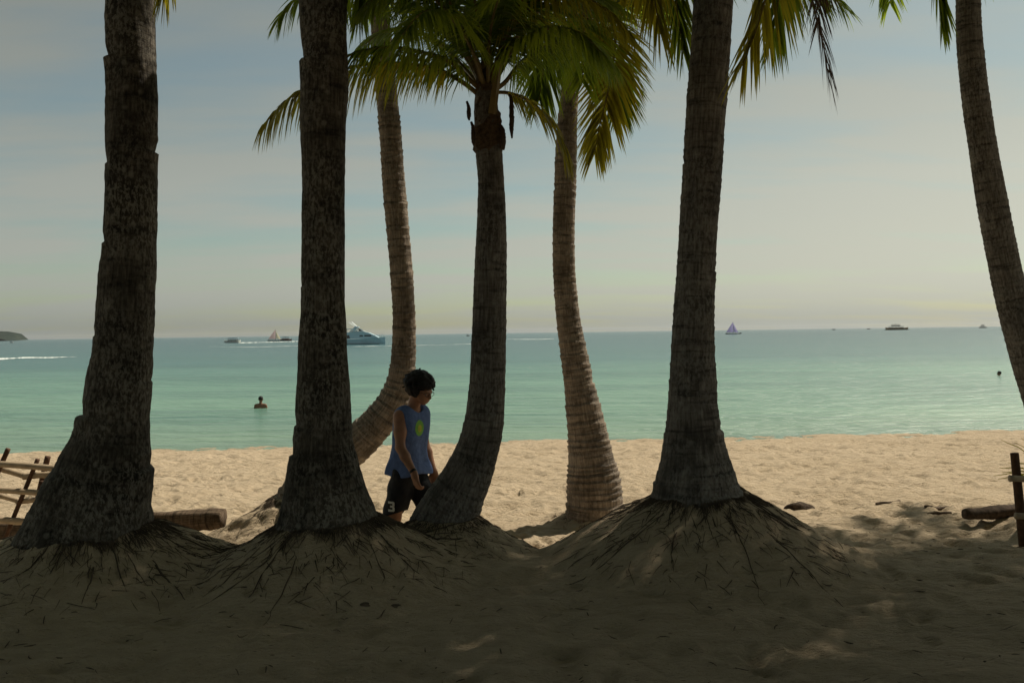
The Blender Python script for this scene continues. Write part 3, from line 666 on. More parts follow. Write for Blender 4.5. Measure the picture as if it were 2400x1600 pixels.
def litter():
    rg = np.random.default_rng(31); V = []; F = []; b = 0
    for i in range(420):
        y = rg.uniform(3.7, 8.6); x = rg.uniform(-1, 1)*(.5+.62*y); a = rg.uniform(0, PI); l = rg.uniform(.01, .035) if rg.random() < .94 else rg.uniform(.04, .09); t = np.linspace(-1, 1, 4)
        px = x+l*t*math.cos(a); py = y+l*t*math.sin(a)+.01*t*t*rg.normal(); z = gz(px, py)+.003+.01*rg.random()
        v, f, _ = tube(np.stack([px, py, z], 1), rg.uniform(.0015, .004)*np.array([.5, 1, 1, .4]), 4); V.append(v); F += [tuple(q+b for q in ff) for ff in f]; b += len(v)
    tag(mk("beach_litter", np.vstack(V), F, M['root']), "small dark twigs and leaf bits strewn over the shaded sand", "litter", kind="stuff")
litter()
def bar(name, parent, a, b, r0, r1, m, nodes=0, n=24, sides=10, seed=0):
    P = spline([a, (np.array(a)+np.array(b))/2+np.array([0, 0, .006]), b], n); r = np.linspace(r0, r1, n)
    if nodes: r = r*(1+.10*(np.arange(n) % nodes == 0))
    V, F, _ = tube(P, r, sides); return mk(name, V, F, m, parent)
DF = 7.55
f1 = empty("bamboo_fence", at(40, 1240, DF), "rickety fence of pale bamboo rails and dark sticks by the scarred palm", "fence", "bamboo fences on the beach")
for a, b, r in [((-70, 1062, DF), (135, 1076, DF), 7.5), ((-70, 1058, DF+.1), (62, 1094, DF+.12), 7), ((55, 1094, DF+.1), (135, 1090, DF+.05), 7.5), ((-70, 1122, DF), (120, 1134, DF), 7), ((-70, 1122, DF+.1), (50, 1152, DF+.12), 6), ((40, 1152, DF+.1), (120, 1147, DF+.05), 6.5), ((-70, 1190, DF), (110, 1203, DF), 8)]:
    bar("rail", f1, at(*a), at(*b), r*m_px(DF), r*.95*m_px(DF), M['bamboo'], 7)
for a, b, r in [((19, 1030, DF+.05), (-50, 1190, DF+.05), 5.5), ((87, 1054, DF+.06), (4, 1255, DF+.06), 5), ((110, 1048, DF+.15), (66, 1235, DF+.2), 6.5), ((100, 1105, DF+.1), (78, 1240, DF+.12), 8)]:
    bar("post", f1, at(*a), at(*b), r*m_px(DF), r*m_px(DF), M['stick'])
DG = 7.0
f2 = empty("bamboo_fence", at(2345, 1280, DG), "dark fence post with cut bamboo rails beside the spiky leaves", "fence", "bamboo fences on the beach")
bar("post", f2, at(2330, 1040, DG), at(2356, 1300, DG), 9*m_px(DG), 11*m_px(DG), M['stick'])
for y, x in ((1098, 2319), (1184, 2333)):
    bar("rail", f2, at(x, y, DG-.09), at(2560, y+16, DG-.05), 7*m_px(DG), 8*m_px(DG), M['bamboo'], 8)
sp = empty("spiky_plant", base_of(2400, 1250, DG+.35), "spiky plant with thin arching leaves behind the dark fence post", "plant")
mb = MB()
rg = np.random.default_rng(5)
c0 = at(2400, 1215, DG+.35)
for (x, y) in [(2292, 1100), (2282, 1092), (2300, 1085), (2296, 1074), (2310, 1096), (2330, 1015), (2300, 1010), (2345, 1005), (2370, 1000), (2420, 1020), (2440, 1060), (2360, 1070), (2315, 1062), (2470, 1100), (2350, 1040), (2325, 1110)]:
    tip = at(x, y, DG+.35+rg.uniform(-.25, .25)); midp = (c0+tip)/2+np.array([.06, 0, .22])
    Q = spline([c0, midp, tip], 12); w = .018*np.linspace(1, .1, 12)
    for i in range(11): 
        o_ = np.array([0, .3, 1.])/1.04
        mb.add([Q[i]-o_*w[i], Q[i]+o_*w[i], Q[i+1]+o_*w[i+1], Q[i+1]-o_*w[i+1]], [(0, 1, 2, 3)])
mk("leaf_blades", mb.V, mb.F, M['leaf_y'], sp, False)
V, F, _ = tube(spline([c0-[0, 0, .35], c0], 5), np.linspace(.05, .035, 5), 8); mk("stem", V, F, M['stick'], sp)

# ------------------------------------------------------------------ people
def snet(f, org, h):
    ins = f < 0; s = tuple(k-1 for k in f.shape)
    acc = np.zeros(s+(3,)); cnt = np.zeros(s)
    offs = [(i, j, k) for i in (0, 1) for j in (0, 1) for k in (0, 1)]
    sl_ = lambda o: tuple(slice(o[a], o[a]+s[a]) for a in range(3))
    for a in range(3):
        for o in offs:
            if o[a]: continue
            o2 = tuple(o[b]+(b == a) for b in range(3)); A, B = f[sl_(o)], f[sl_(o2)]
            c = (A < 0) != (B < 0); t = np.where(c, A/np.where(c, A-B, 1), 0)
            for b in range(3): acc[..., b] += np.where(c, o[b]+(t if b == a else 0), 0)
            cnt += c
    act = cnt > 0; idx = -np.ones(s, int); idx[act] = np.arange(act.sum())
    g = np.stack(np.nonzero(act), 1); V = (g+acc[act]/cnt[act][:, None])*h+org
    F = []
    for a in range(3):
        b, c = (a+1) % 3, (a+2) % 3
        sh = list(s); A = ins[tuple(slice(0, s[k]) if k != a else slice(0, s[k]) for k in range(3))]
        nxt = [slice(0, s[k]) for k in range(3)]; nxt[a] = slice(1, s[a]+1); Bn = ins[tuple(nxt)]
        cr = A != Bn; cr[tuple(slice(None) if k not in (b, c) else slice(0, None) for k in range(3))] &= True
        w = np.stack(np.nonzero(cr), 1); w = w[(w[:, b] > 0) & (w[:, c] > 0)]
        if not len(w): continue
        e = np.eye(3, dtype=int)
        q = [idx[tuple((w-x).T)] for x in (0*e[b], e[b], e[b]+e[c], e[c])]; q = np.stack(q, 1)
        fl = A[tuple(w.T)]; q[~fl] = q[~fl][:, ::-1]; F.append(q[(q >= 0).all(1)])
    return V, np.vstack(F)
class Sdf:
    def __init__(s, lo, hi, h):
        s.h = h; s.o = np.array(lo, float); n = np.ceil((np.array(hi)-s.o)/h).astype(int)+1; s.n = n
        s.f = np.full(n, 1., np.float32); s.ax = [s.o[i]+np.arange(n[i])*h for i in range(3)]
    def box(s, lo, hi):
        a = np.clip(np.floor((np.array(lo)-s.o)/s.h).astype(int), 0, s.n); b = np.clip(np.ceil((np.array(hi)-s.o)/s.h).astype(int)+1, 0, s.n)
        return tuple(slice(a[i], b[i]) for i in range(3))
    def cap(s, a, b, ra, rb=None, k=.03, sx=1., sy=1.):
        a, b = np.array(a, float), np.array(b, float); rb = ra if rb is None else rb; pad = max(ra, rb)+k+.03
        w = s.box(np.minimum(a, b)-pad, np.maximum(a, b)+pad)
        X, Y, Z = np.meshgrid(*[s.ax[i][w[i]] for i in range(3)], indexing='ij')
        if X.size == 0: return s
        q = np.array([sx, sy, 1.]); P = (np.stack([X, Y, Z], -1)-a)*q; ba = (b-a)*q; L = ba @ ba
        t = np.clip((P @ ba)/L, 0, 1) if L > 1e-12 else np.zeros(X.shape)
        d = np.linalg.norm(P-t[..., None]*ba, axis=-1)-(ra+(rb-ra)*t)
        f = s.f[w]; hh = np.clip(.5+.5*(f-d)/k, 0, 1); s.f[w] = f*(1-hh)+d*hh-k*hh*(1-hh)
        return s
    def clip(s, fn):
        X, Y, Z = np.meshgrid(*s.ax, indexing='ij'); s.f = np.maximum(s.f, fn(X, Y, Z)); return s
    def mesh(s): return snet(s.f, s.o, s.h)
def part(name, sd, m, parent, smooth=True):
    V, F = sd.mesh(); return mk(name, V, F, m, parent, smooth, off=(0, 0, 0))
TORSO = [(.0, .060, .93, .112), (.01, .050, 1.05, .102), (.03, .062, 1.19, .110), (.045, .088, 1.31, .100), (.05, .110, 1.39, .058)]
def hd(p):                               # the head bends forward on the neck
    p = np.asarray(p, float)-np.array((.075, 0, 1.52)); c, s_ = math.cos(.33), math.sin(.33)
    return np.array((.085, 0, 1.515))+np.stack([p[..., 0]*c+p[..., 2]*s_, p[..., 1], -p[..., 0]*s_+p[..., 2]*c], -1)
def hand(sd, wr, tip, out, curl, thumb):
    """palm and five separate bent fingers; OUT points to the little-finger side's normal"""
    wr, tip = np.array(wr), np.array(tip); dr = tip-wr; L = np.linalg.norm(dr); dr /= L
    pn = np.array(curl, float); pn -= dr*(pn @ dr); pn /= np.linalg.norm(pn); sd_ = np.cross(dr, pn)*thumb
    pc = wr+dr*.085
    sd.cap(wr, wr+dr*.03, .027, .030, .015)
    for o in (-.028, -.009, .010, .029): sd.cap(wr+dr*.02+sd_*o*.5, pc+sd_*o, .019, .0125, .012)
    for o, l in ((-.029, .062), (-.0095, .076), (.0105, .082), (.030, .074)):
        a = pc+sd_*o; b = a+dr*l*.45+pn*l*.16; c = b+dr*l*.22+pn*l*.26; e = c-dr*l*.02+pn*l*.24
        sd.cap(a, b, .0095, .009, .006); sd.cap(b, c, .009, .008, .004); sd.cap(c, e, .008, .0068, .004)
    a = wr+dr*.028+sd_*.026; b = a+dr*.035+sd_*.022+pn*.014; c = b+dr*.03+pn*.016
    sd.cap(a, b, .014, .011, .010); sd.cap(b, c, .010, .0085, .005)
def walker():
    pos = at(940, 1200, 7.1); pos[2] = .80
    pos = np.array([pos[0], pos[1], float(gz(pos[0], pos[1]))+.005])
    sd = Sdf((-.52, -.40, -.01), (.58, .40, 1.78), .0062)
    for x, hw, z, r in TORSO: sd.cap((x, -hw, z), (x, hw, z), r*.93, None, .05, 1.12)
    sd.cap((.05, 0, 1.40), (.095, 0, 1.53), .056, .052, .03)
    sd.cap(hd((.098, 0, 1.625)), hd((.115, 0, 1.615)), .090, .088, .03, 1., 1.12)       # skull
    sd.cap(hd((.165, -.012, 1.565)), hd((.165, .012, 1.565)), .045, None, .03)         # cheeks
    sd.cap(hd((.172, 0, 1.535)), hd((.168, 0, 1.522)), .030, .026, .025)               # chin
    sd.cap(hd((.19, -.035, 1.622)), hd((.19, .035, 1.622)), .012, None, .016)          # brow
    sd.cap(hd((.205, 0, 1.612)), hd((.222, 0, 1.580)), .008, .013, .008)               # nose
    sd.cap(hd((.203, -.016, 1.552)), hd((.203, .016, 1.552)), .006, None, .006); sd.cap(hd((.200, -.014, 1.543)), hd((.200, .014, 1.543)), .006, None, .006)   # lips
    for s in (-1, 1): sd.cap(hd((.10, .080*s, 1.585)), hd((.095, .086*s, 1.615)), .013, .018, .008)
    for s, el, wr, tp in ((-1, (.085, -.215, 1.12), (.235, -.225, .915), (.262, -.222, .81)), (1, (.01, .215, 1.11), (.115, .21, .865), (.14, .21, .77))):
        sh = (.045, .162*s, 1.372); el, wr, tp = map(np.array, (el, wr, tp))
        sd.cap(sh, (np.array(sh)+el)/2, .060, .050, .04); sd.cap((np.array(sh)+el)/2, el, .048, .040, .03)
        sd.cap(el, el+(wr-el)*.35, .041, .042, .02); sd.cap(el+(wr-el)*.35, wr, .041, .026, .02)
        hand(sd, wr, tp, None, (.35, -s*1., 0), s)
    for s, kn, an, toe in ((-1, (-.085, -.10, .49), (-.345, -.10, .175), (-.235, -.115, .035)), (1, (.215, .095, .49), (.29, .09, .09), (.455, .105, .028))):
        hp = np.array((0, .088*s, .88)); kn, an, toe = map(np.array, (kn, an, toe))
        sd.cap(hp, kn, .088, .058, .05); sd.cap(kn, kn+(an-kn)*.35, .056, .056, .03); sd.cap(kn+(an-kn)*.35, an, .055, .037, .03)
        heel = an+(np.array((-.045, 0, -.05)) if s > 0 else np.array((-.045, 0, -.01)))
        sd.cap(an, heel, .037, .032, .02); sd.cap(an, toe, .040, .030, .02); sd.cap(heel, toe, .030, .028, .02)
        for q, l in ((-.03, .03), (-.014, .034), (.0, .036), (.014, .036), (.030, .042)):
            a = toe+np.array((.0, -q*s, -.005)); sd.cap(a, a+np.array((l, 0, -.012 if s > 0 else -.018)), .012, .010, .005)
    V, F = sd.mesh()
    body = mk("person", V, F, M['skin'], None, True, off=(0, 0, 0)); body.location = pos; body.scale = (.96, .96, .96); body.rotation_euler = (0, 0, math.radians(-31))
    tag(body, "person with black curly hair walking in a blue sleeveless shirt and black shorts", "person")
    # hair
    h = Sdf((-.10, -.18, 1.45), (.34, .18, 1.84), .0065); rg = np.random.default_rng(3)
    h.cap(hd((.072, 0, 1.655)), hd((.105, 0, 1.668)), .100, .096, .02, 1., 1.0)
    for _ in range(260):
        u = rg.normal(size=3); u /= np.linalg.norm(u)
        p = np.array((.080, 0, 1.655))+u*np.array((.110, .106, .092))
        if p[2] < 1.56 or (p[0] > .13 and p[2] < 1.66): continue
        p = hd(p)
        h.cap(p, p+u*.012, rg.uniform(.014, .026), None, .008)
    for _ in range(320):
        u = rg.normal(size=3); u /= np.linalg.norm(u); p = np.array((.080, 0, 1.655))+u*np.array((.116, .112, .100))
        if p[2] < 1.57 or (p[0] > .13 and p[2] < 1.67): continue
        h.cap(hd(p), hd(p+rg.normal(size=3)*.012), rg.uniform(.008, .013), None, .006)
    part("hair", h, M['hair'], body)
    # shirt
    t = Sdf((-.26, -.34, .80), (.34, .34, 1.52), .007)
    for i, (x, hw, z, r) in enumerate(TORSO): t.cap((x, -hw*.98, z), (x, hw*.98, z), r+(.030, .026, .018, .014, .016)[i], None, .06, 1.10)
    t.cap((-.005, -.075, .87), (-.005, .075, .87), .138, None, .05, 1.05); t.cap((-.03, -.095, .86), (.02, -.095, .86), .124, None, .05); t.cap((-.02, .095, .86), (.03, .095, .86), .124, None, .05)
    t.cap((.048, -.145, 1.374), (.048, .145, 1.374), .066, None, .03)
    t.clip(lambda X, Y, Z: np.maximum(.862-Z+.012*np.sin(X*17+Y*11), np.maximum(.088-np.sqrt((X-.085)**2+Y**2+(Z-1.475)**2), np.abs(Y)-.178)))
    Vt, Ft = t.mesh(); Vt = Vt+np.stack([.006*np.sin(Vt[:, 1]*38+Vt[:, 2]*9)*np.clip((1.25-Vt[:, 2])/.3, 0, 1), 0*Vt[:, 0], 0*Vt[:, 0]], 1)
    shirt = mk("shirt", Vt, Ft, M['shirt'], body, True, off=(0, 0, 0))
    # shorts
    q = Sdf((-.34, -.32, .44), (.42, .32, 1.04), .007)
    q.cap((0, -.06, .93), (0, .06, .93), .114, None, .05, 1.08)
    for s, kn in ((-1, (-.09, -.105, .46)), (1, (.205, .10, .46))): q.cap((0, .082*s, .84), kn, .107, .104, .04)
    q.clip(lambda X, Y, Z: np.maximum(Z-1.0, np.where(Y < 0, .525-Z+.30*(X+.09), .545-Z+.25*(X-.2))))
    Vq, Fq = q.mesh(); Vq = Vq+np.stack([.006*np.sin(Vq[:, 2]*34+Vq[:, 1]*20), .005*np.sin(Vq[:, 2]*27+Vq[:, 0]*25), 0*Vq[:, 0]], 1)
    shorts = mk("shorts", Vq, Fq, M['shorts'], body, True, off=(0, 0, 0))
    # prints laid onto the cloth
    def decal(name, host, Vh, Fh, org, nrm, upv, polys, m, lift):
        bv = BVHTree.FromPolygons([Vector(v) for v in Vh], [tuple(int(i) for i in f) for f in Fh]); nrm = Vector(nrm).normalized()
        ux = Vector(upv).cross(nrm).normalized(); uy = nrm.cross(ux); VV = []; FF = []
        for (x0, y0, x1, y1, nx, ny) in polys:
            b = len(VV)
            for j in range(ny+1):
                for i in range(nx+1):
                    p = Vector(org)+ux*(x0+(x1-x0)*i/nx)+uy*(y0+(y1-y0)*j/ny)+nrm*.4
                    hit = bv.ray_cast(p, -nrm); c = hit[0] if hit[0] else p-nrm*.4
                    VV.append(tuple(c+nrm*lift))
            FF += [(b+j*(nx+1)+i, b+j*(nx+1)+i+1, b+(j+1)*(nx+1)+i+1, b+(j+1)*(nx+1)+i) for j in range(ny) for i in range(nx)]
        return mk(name, VV, FF, m, host, True, off=(0, 0, 0))
    def disc(r, sy=1.):
        out = []
        for k in range(14):
            y0 = -r+2*r*k/14; y1 = -r+2*r*(k+1)/14; w = math.sqrt(max(0, r*r-((y0+y1)/2)**2))
            out.append((-w, y0*sy, w, y1*sy, 10, 1))
        return out
    decal("chest_print", shirt, Vt, Ft, (.1, -.025, 1.265), (1, -.15, .05), (0, 0, 1), disc(.058, 1.15), M['print_g'], .003)
    decal("print_centre", shirt, Vt, Ft, (.1, -.025, 1.262), (1, -.15, .05), (0, 0, 1), disc(.026, 1.2), M['print_y'], .006)
    w, hgt, st = .058, .088, .019
    decal("number_print", shorts, Vq, Fq, (-.062, -.15, .61), (.5, -.86, 0), (0, 0, 1),
          [(-w/2, hgt/2-st, w/2-.006, hgt/2, 5, 2), (-w/2, -hgt/2, w/2-.006, -hgt/2+st, 5, 2), (-w/5, -st/2, w/2-.006, st/2, 4, 2), (w/2-st, .004, w/2, hgt/2-.006, 2, 4), (w/2-st, -hgt/2+.006, w/2, -.004, 2, 4)], M['print_w'], .004)
    g = MB()
    for s in (-1, 1):
        th = np.linspace(0, 2*PI, 19)[:-1]; P = hd(np.stack([.211+0*th, .035*s+.024*np.cos(th), 1.607+.019*np.sin(th)], 1))
        g.tube(np.vstack([P, P[:1]]), .0022, 5); g.tube(hd(np.array([(.208, .058*s, 1.612), (.16, .082*s, 1.612), (.095, .092*s, 1.608)])), .002, 5)
    g.tube(hd(np.array([(.213, -.012, 1.610), (.216, 0, 1.613), (.213, .012, 1.610)])), .0022, 5)
    g.build("glasses", M['black'], body, True)
    for s in (-1, 1):
        bm = bmesh.new(); bmesh.ops.create_uvsphere(bm, u_segments=12, v_segments=8, radius=.011); e = mk("eye", [tuple(v.co+Vector(hd((.190, .034*s, 1.606)))) for v in bm.verts], [[v.index for v in f.verts] for f in bm.faces], M['eye'], body, True, off=(0, 0, 0)); bm.free()
    a, b = np.array((.085, -.215, 1.12)), np.array((.235, -.225, .915)); dd = (b-a)/np.linalg.norm(b-a)
    V, F, _ = tube([b-dd*.035, b-dd*.03, b-dd*.012, b-dd*.007], [.026, .0325, .0325, .026], 14); mk("watch_band", V, F, M['black'], body, True, off=(0, 0, 0))
    return body
walker()
def swimmer(x, y, yaw, sink, label, name="person", arms=True):
    p = sea_at(x, y); sd = Sdf((-.3, -.42, .85), (.32, .42, 1.76), .010)
    for tx, hw, z, r in TORSO: sd.cap((tx, -hw, z), (tx, hw, z), r*1.0, None, .05, 1.12)
    sd.cap((.05, 0, 1.40), (.07, 0, 1.53), .058, .054, .03)
    sd.cap((.075, 0, 1.62), (.09, 0, 1.61), .092, .09, .03, 1., 1.12); sd.cap((.14, 0, 1.56), (.145, 0, 1.525), .045, .03, .03); sd.cap((.18, 0, 1.605), (.195, 0, 1.575), .008, .012, .01)
    for s in (-1, 1):
        sd.cap((.075, .085*s, 1.585), (.07, .09*s, 1.61), .012, .016, .008)
        sd.cap((.045, .185*s, 1.372), (.06, .255*s, 1.13), .062, .045, .04); sd.cap((.06, .255*s, 1.13), (.20, .2*s, 1.0), .045, .03, .03)
    V, F = sd.mesh(); o = mk(name, V, F, M['skin2'], None, True, off=(0, 0, 0)); o.location = (p[0], p[1], -sink); o.rotation_euler = (0, 0, yaw)
    tag(o, label, "person")
    h = Sdf((-.1, -.15, 1.5), (.2, .15, 1.78), .010); h.cap((.06, 0, 1.645), (.085, 0, 1.65), .093, .09, .02, 1., 1.08); part("hair", h, M['hair'], o)
swimmer(598, 937, PI/2, 1.27, "bare shouldered swimmer standing chest deep in the pale green shallows")
swimmer(2299, 862, PI*.8, 1.49, "swimmer with only the head above water near the leaning slim palm")

# ------------------------------------------------------------------ boats
def boat(name, x, y, label, cat, group=None, yaw=0.):
    p = sea_at(x, y); o = empty(name, p, label, cat, group); o.rotation_euler = (0, 0, yaw)
    return o, m_px(p[1])
b, s = boat("motor_yacht", 800, 791, "white motor yacht tinted with blue shade with flybridge and mast partly behind the thick palm", "yacht")
MB().loft([(-9, 2.2, 1.55, 1.9, -.8), (-4, 2.5, 1.5, 2.2, -.9), (2, 2.5, 1.55, 2.1, -.9), (6, 1.9, 1.75, 1.3, -.8), (9, .9, 1.95, .4, -.6), (10.9, .06, 2.1, .03, .3)]).build("hull", M['yacht'], b)
MB().loft([(-9.02, 2.05, .16, 1.95, -.8), (-4, 2.36, .16, 2.25, -.9), (2, 2.3, .16, 2.15, -.9), (6, 1.55, .16, 1.35, -.8), (9, .52, .16, .43, -.6), (10.0, .1, .16, .05, -.2)]).build("waterline_stripe", M['boatdark'], b)
MB().ext([(-7, 1.5), (9.2, 1.85), (8.2, 2.5), (6.2, 3.4), (4.6, 3.7), (-6.5, 3.3)], -1.75, 1.75).build("cabin", M['yacht'], b)
for x0, x1, z0, z1 in [(5.0, 7.2, 2.30, 2.75), (3.6, 4.8, 2.3, 2.7), (-1.2, .9, 1.75, 2.75), (-3.6, -1.6, 1.75, 2.75)]:
    w = MB().ext([(x0, z0), (x1, z0), (x1-.3, z1), (x0+.1, z1)], -1.79, 1.79); w.build("window", M['glass'], b)
MB().ext([(1.2, 3.5), (5.2, 3.72), (4.5, 3.95), (1.2, 3.9)], -1.5, 1.5).build("flybridge", M['yacht_hi'], b)
MB().ext([(3.4, 3.95), (4.4, 3.95), (3.6, 4.6), (3.2, 4.6)], -1.3, 1.3).build("windscreen", M['glass'], b)
mb = MB()
for yy in (-1.5, 1.5):
    mb.tube([(.6, yy, 3.4), (1.6, yy, 4.5), (2.6, yy*.8, 5.1)], .16, 6); mb.tube([(1.7, yy, 3.5), (2.5, yy, 4.4), (2.9, yy*.8, 5.1)], .16, 6)
mb.box((2.6, 0, 5.1), (1.2, 2.7, .25)); mb.tube([(2.6, .6, 5.1), (1.0, .6, 6.6)], .09, 6); mb.tube([(2.2, -.6, 5.1), (.4, -.6, 6.5)], .06, 6)
mb.build("mast_arch", M['yacht'], b)
mb = MB(); mb.box((-2.2, 0, 4.55), (7.2, 3.2, .18)); mb.build("canopy_roof", M['yacht'], b)
mb = MB()
for xx in (-5.4, -3, -.4):
    for yy in (-1.5, 1.5): mb.tube([(xx, yy, 3.3), (xx, yy, 4.5)], .05, 5)
mb.build("canopy_post_frame", M['yacht_hi'], b)
mb = MB()
for yy in (-1, 1): mb.tube([(5.8, 1.75*yy, 2.55), (8.6, .95*yy, 2.75), (10.6, .05*yy, 2.85)], .035, 5); [mb.tube([(xx, ww*yy, zz-.8), (xx, ww*yy, zz)], .03, 4) for xx, ww, zz in ((7.2, 1.35, 2.66), (8.8, .88, 2.76), (10.2, .2, 2.83))]
mb.build("bow_rail", M['yacht_hi'], b)

def paraw(x, y, H, W, main, jib, label, flip=1):
    b, s = boat("sailing_outrigger", x, y, label, "sailboat", "outrigger sailboats offshore", 0 if flip > 0 else PI)
    L = W*1.0
    MB().loft([(-L*.55, .05, .75, .02, .3), (-L*.35, .35, .55, .25, -.25), (L*.2, .38, .55, .28, -.25), (L*.5, .2, .65, .1, 0), (L*.66, .03, .95, .01, .5)]).build("hull", M['boatdark'], b)
    mb = MB(); mb.tube([(.3, 0, .3), (.3, 0, H)], [.09, .04], 6); mb.tube([(.3, 0, 1.0), (-L*.5, 0, 1.15)], .05, 5); mb.build("mast", M['boatdark'], b)
    def sail(nm, a, bb, c, m, bel):
        V = []; n = 8; F = []
        for i in range(n+1):
            for j in range(n+1):
                u, v = i/n, j/n; p = np.array(a)*(1-u)+(np.array(bb)*(1-v)+np.array(c)*v)*u; p = p+np.array((0, bel*math.sin(PI*v)*math.sin(PI*u*.8), 0)); V.append(p)
        F = [(i*(n+1)+j, i*(n+1)+j+1, (i+1)*(n+1)+j+1, (i+1)*(n+1)+j) for i in range(n) for j in range(n)]
        mk(nm, V, F, m, b, True, off=(0, 0, 0))
    sail("mainsail", (.26, 0, H*.97), (.26, 0, 1.1), (-L*.5, 0, 1.25), main, .5)
    sail("jib", (.4, .02, H*.86), (.5, .02, 1.2), (L*.42, .02, 1.0), jib, .35)
    for yy in (-2.2, 2.2):
        mb = MB(); mb.tube(spline([(-L*.42, yy, .12), (0, yy, .05), (L*.42, yy, .15)], 8), .09, 6); mb.build("outrigger_float", M['boatwhite'], b)
    mb = MB()
    for xx in (-L*.25, L*.22): mb.tube(spline([(xx, -2.2, .1), (xx, -1, .75), (xx, 1, .75), (xx, 2.2, .1)], 10), .05, 5)
    mb.build("outrigger_boom", M['boatdark'], b)
paraw(632, 783, 6.6, 7.6, M['sail_p'], M['sail_c'], "outrigger sailboat with a faded pink mainsail and cream jib")
paraw(1683, 767, 8.2, 8.6, M['sail_v'], M['sail_v'], "outrigger sailboat with violet sails between two dark palms")
def bangka(x, y, L, H, hullm, topm, label, cat="boat", group="small outrigger boats offshore", decks=1, name="outrigger_boat", flip=0):
    b, s = boat(name, x, y, label, cat, group, flip)
    hh = .09*L if L > 12 else .13*L
    MB().loft([(-L*.5, L*.03, hh*1.3, .02, .1), (-L*.38, L*.09, hh, L*.06, -.3), (L*.2, L*.09, hh, L*.06, -.3), (L*.42, L*.04, hh*1.1, L*.02, 0), (L*.5, .05, hh*1.35, .02, hh*.6)]).build("hull", hullm, b)
    z = hh; w = L*.30; xs = -L*.04
    for k in range(decks):
        c = MB(); dh = (H-hh)/decks*.72
        for xx in np.linspace(xs-w, xs+w, 5):
            for yy in (-1, 1): c.tube([(xx, yy*L*.07, z-.05), (xx, yy*L*.07, z+dh)], .012*L*.5 if L < 12 else .10, 4)
        c.ext([(xs-w*1.0, z+dh*.02), (xs+w, z+dh*.02), (xs+w, z+dh*.42), (xs-w, z+dh*.42)], -L*.068, L*.068)
        c.build("cabin", topm, b)
        r = MB(); r.ext([(xs-w*1.12, z+dh), (xs+w*1.1, z+dh), (xs+w*1.0, z+dh*1.28), (xs, z+dh*1.38), (xs-w*1.05, z+dh*1.28)], -L*.085, L*.085); r.build("roof", M['bluetarp'] if k == 0 else topm, b)
        z += dh*1.3; w *= .55; xs -= L*.01
    m_ = MB(); m_.tube([(xs, 0, z-.2), (xs, 0, H*1.12)], .02*L*.35, 5); m_.build("mast", M['boatdark'], b)
    for yy in (-1, 1):
        f = MB(); f.tube(spline([(-L*.46, yy*L*.24, .25), (0, yy*L*.24, .08), (L*.46, yy*L*.24, .35)], 9), .008*L+.03, 6); f.build("outrigger_float", M['boatdark'], b)
    f = MB()
    for xx in (-L*.25, 0, L*.25): f.tube(spline([(xx, -L*.24, .2), (xx, -L*.1, hh*1.05), (xx, L*.1, hh*1.05), (xx, L*.24, .2)], 10), .006*L+.02, 5)
    f.build("outrigger_boom", M['boatdark'], b)
bangka(2060, 757.6, 26, 6.6, M['boatorange'], M['boatdark'], "largest dark outrigger ferry with stacked decks and a brown hull", "ferry", "outrigger ferries on the horizon", 2, "outrigger_ferry")
bangka(2258, 753.0, 14, 6.0, M['boatdark'], M['boatdark'], "smaller dark outrigger ferry above the sun glitter by the slim palm", "ferry", "outrigger ferries on the horizon", 2, "outrigger_ferry")
bangka(1915, 757.6, 6.0, 2.3, M['boatdark'], M['boatdark'], "tiny dark outrigger boat left of the brownish one on the horizon")
bangka(1995, 756.2, 7.0, 1.9, M['boatred'], M['boatdark'], "tiny brownish outrigger boat next to the largest ferry")
bangka(657, 782.5, 6.5, 2.2, M['boatred'], M['boatred'], "red brown outrigger boat just behind the pink sailed boat")
bangka(1075, 771.5, 3.6, 1.9, M['boatred'], M['boatred'], "tiny red boat on the horizon beside the young curved palm")
bangka(534, 787, 7.2, 2.2, M['boatwhite'], M['boatdark'], "white hulled motor boat with dark awning pulling a long foam wake", flip=PI)
bangka(27, 787, 3.6, 2.2, M['boatwhite'], M['boatwhite'], "small white boat in front of the headland")
def wake(pts, label):
    V = []; F = []; rg = np.random.default_rng(len(pts))
    Q = spline([(x, y, w) for x, y, w in pts], 60)
    for i, (x, y, w) in enumerate(Q):
        w = max(.05, .65*w*(1+.45*rg.normal())); V += [sea_at(x, y+w/2, .03), sea_at(x, y-w/2, .03)]
    F = [(2*i, 2*i+2, 2*i+3, 2*i+1) for i in range(len(Q)-1)]
    tag(mk("boat_wake", V, F, M['foam'], None, False), label, "wake", "boat wakes on the sea", "stuff")
wake([(-60, 826, 3.5), (0, 824, 3.6), (60, 821, 3.2), (110, 821, 2.4), (150, 819.5, 1.2), (175, 819, .3)], "broad white boat wake streak beside the scarred palm")
wake([(548, 787, 2.2), (580, 786.5, 1.5), (640, 785, 1.4), (690, 783.5, 1.6), (730, 782, 1.2)], "white foam wake trailing the awning motor boat")
wake([(480, 795, .3), (560, 797, .4), (650, 795, .5), (720, 794, .6), (800, 795.5, .5), (900, 794, .6), (1000, 792, .4), (1100, 789, .3)], "thin pale wake line running past the yacht")
wake([(1165, 779, .5), (1230, 779, .9), (1272, 778, .6)], "short pale wake between the young palm and the ringed palm")
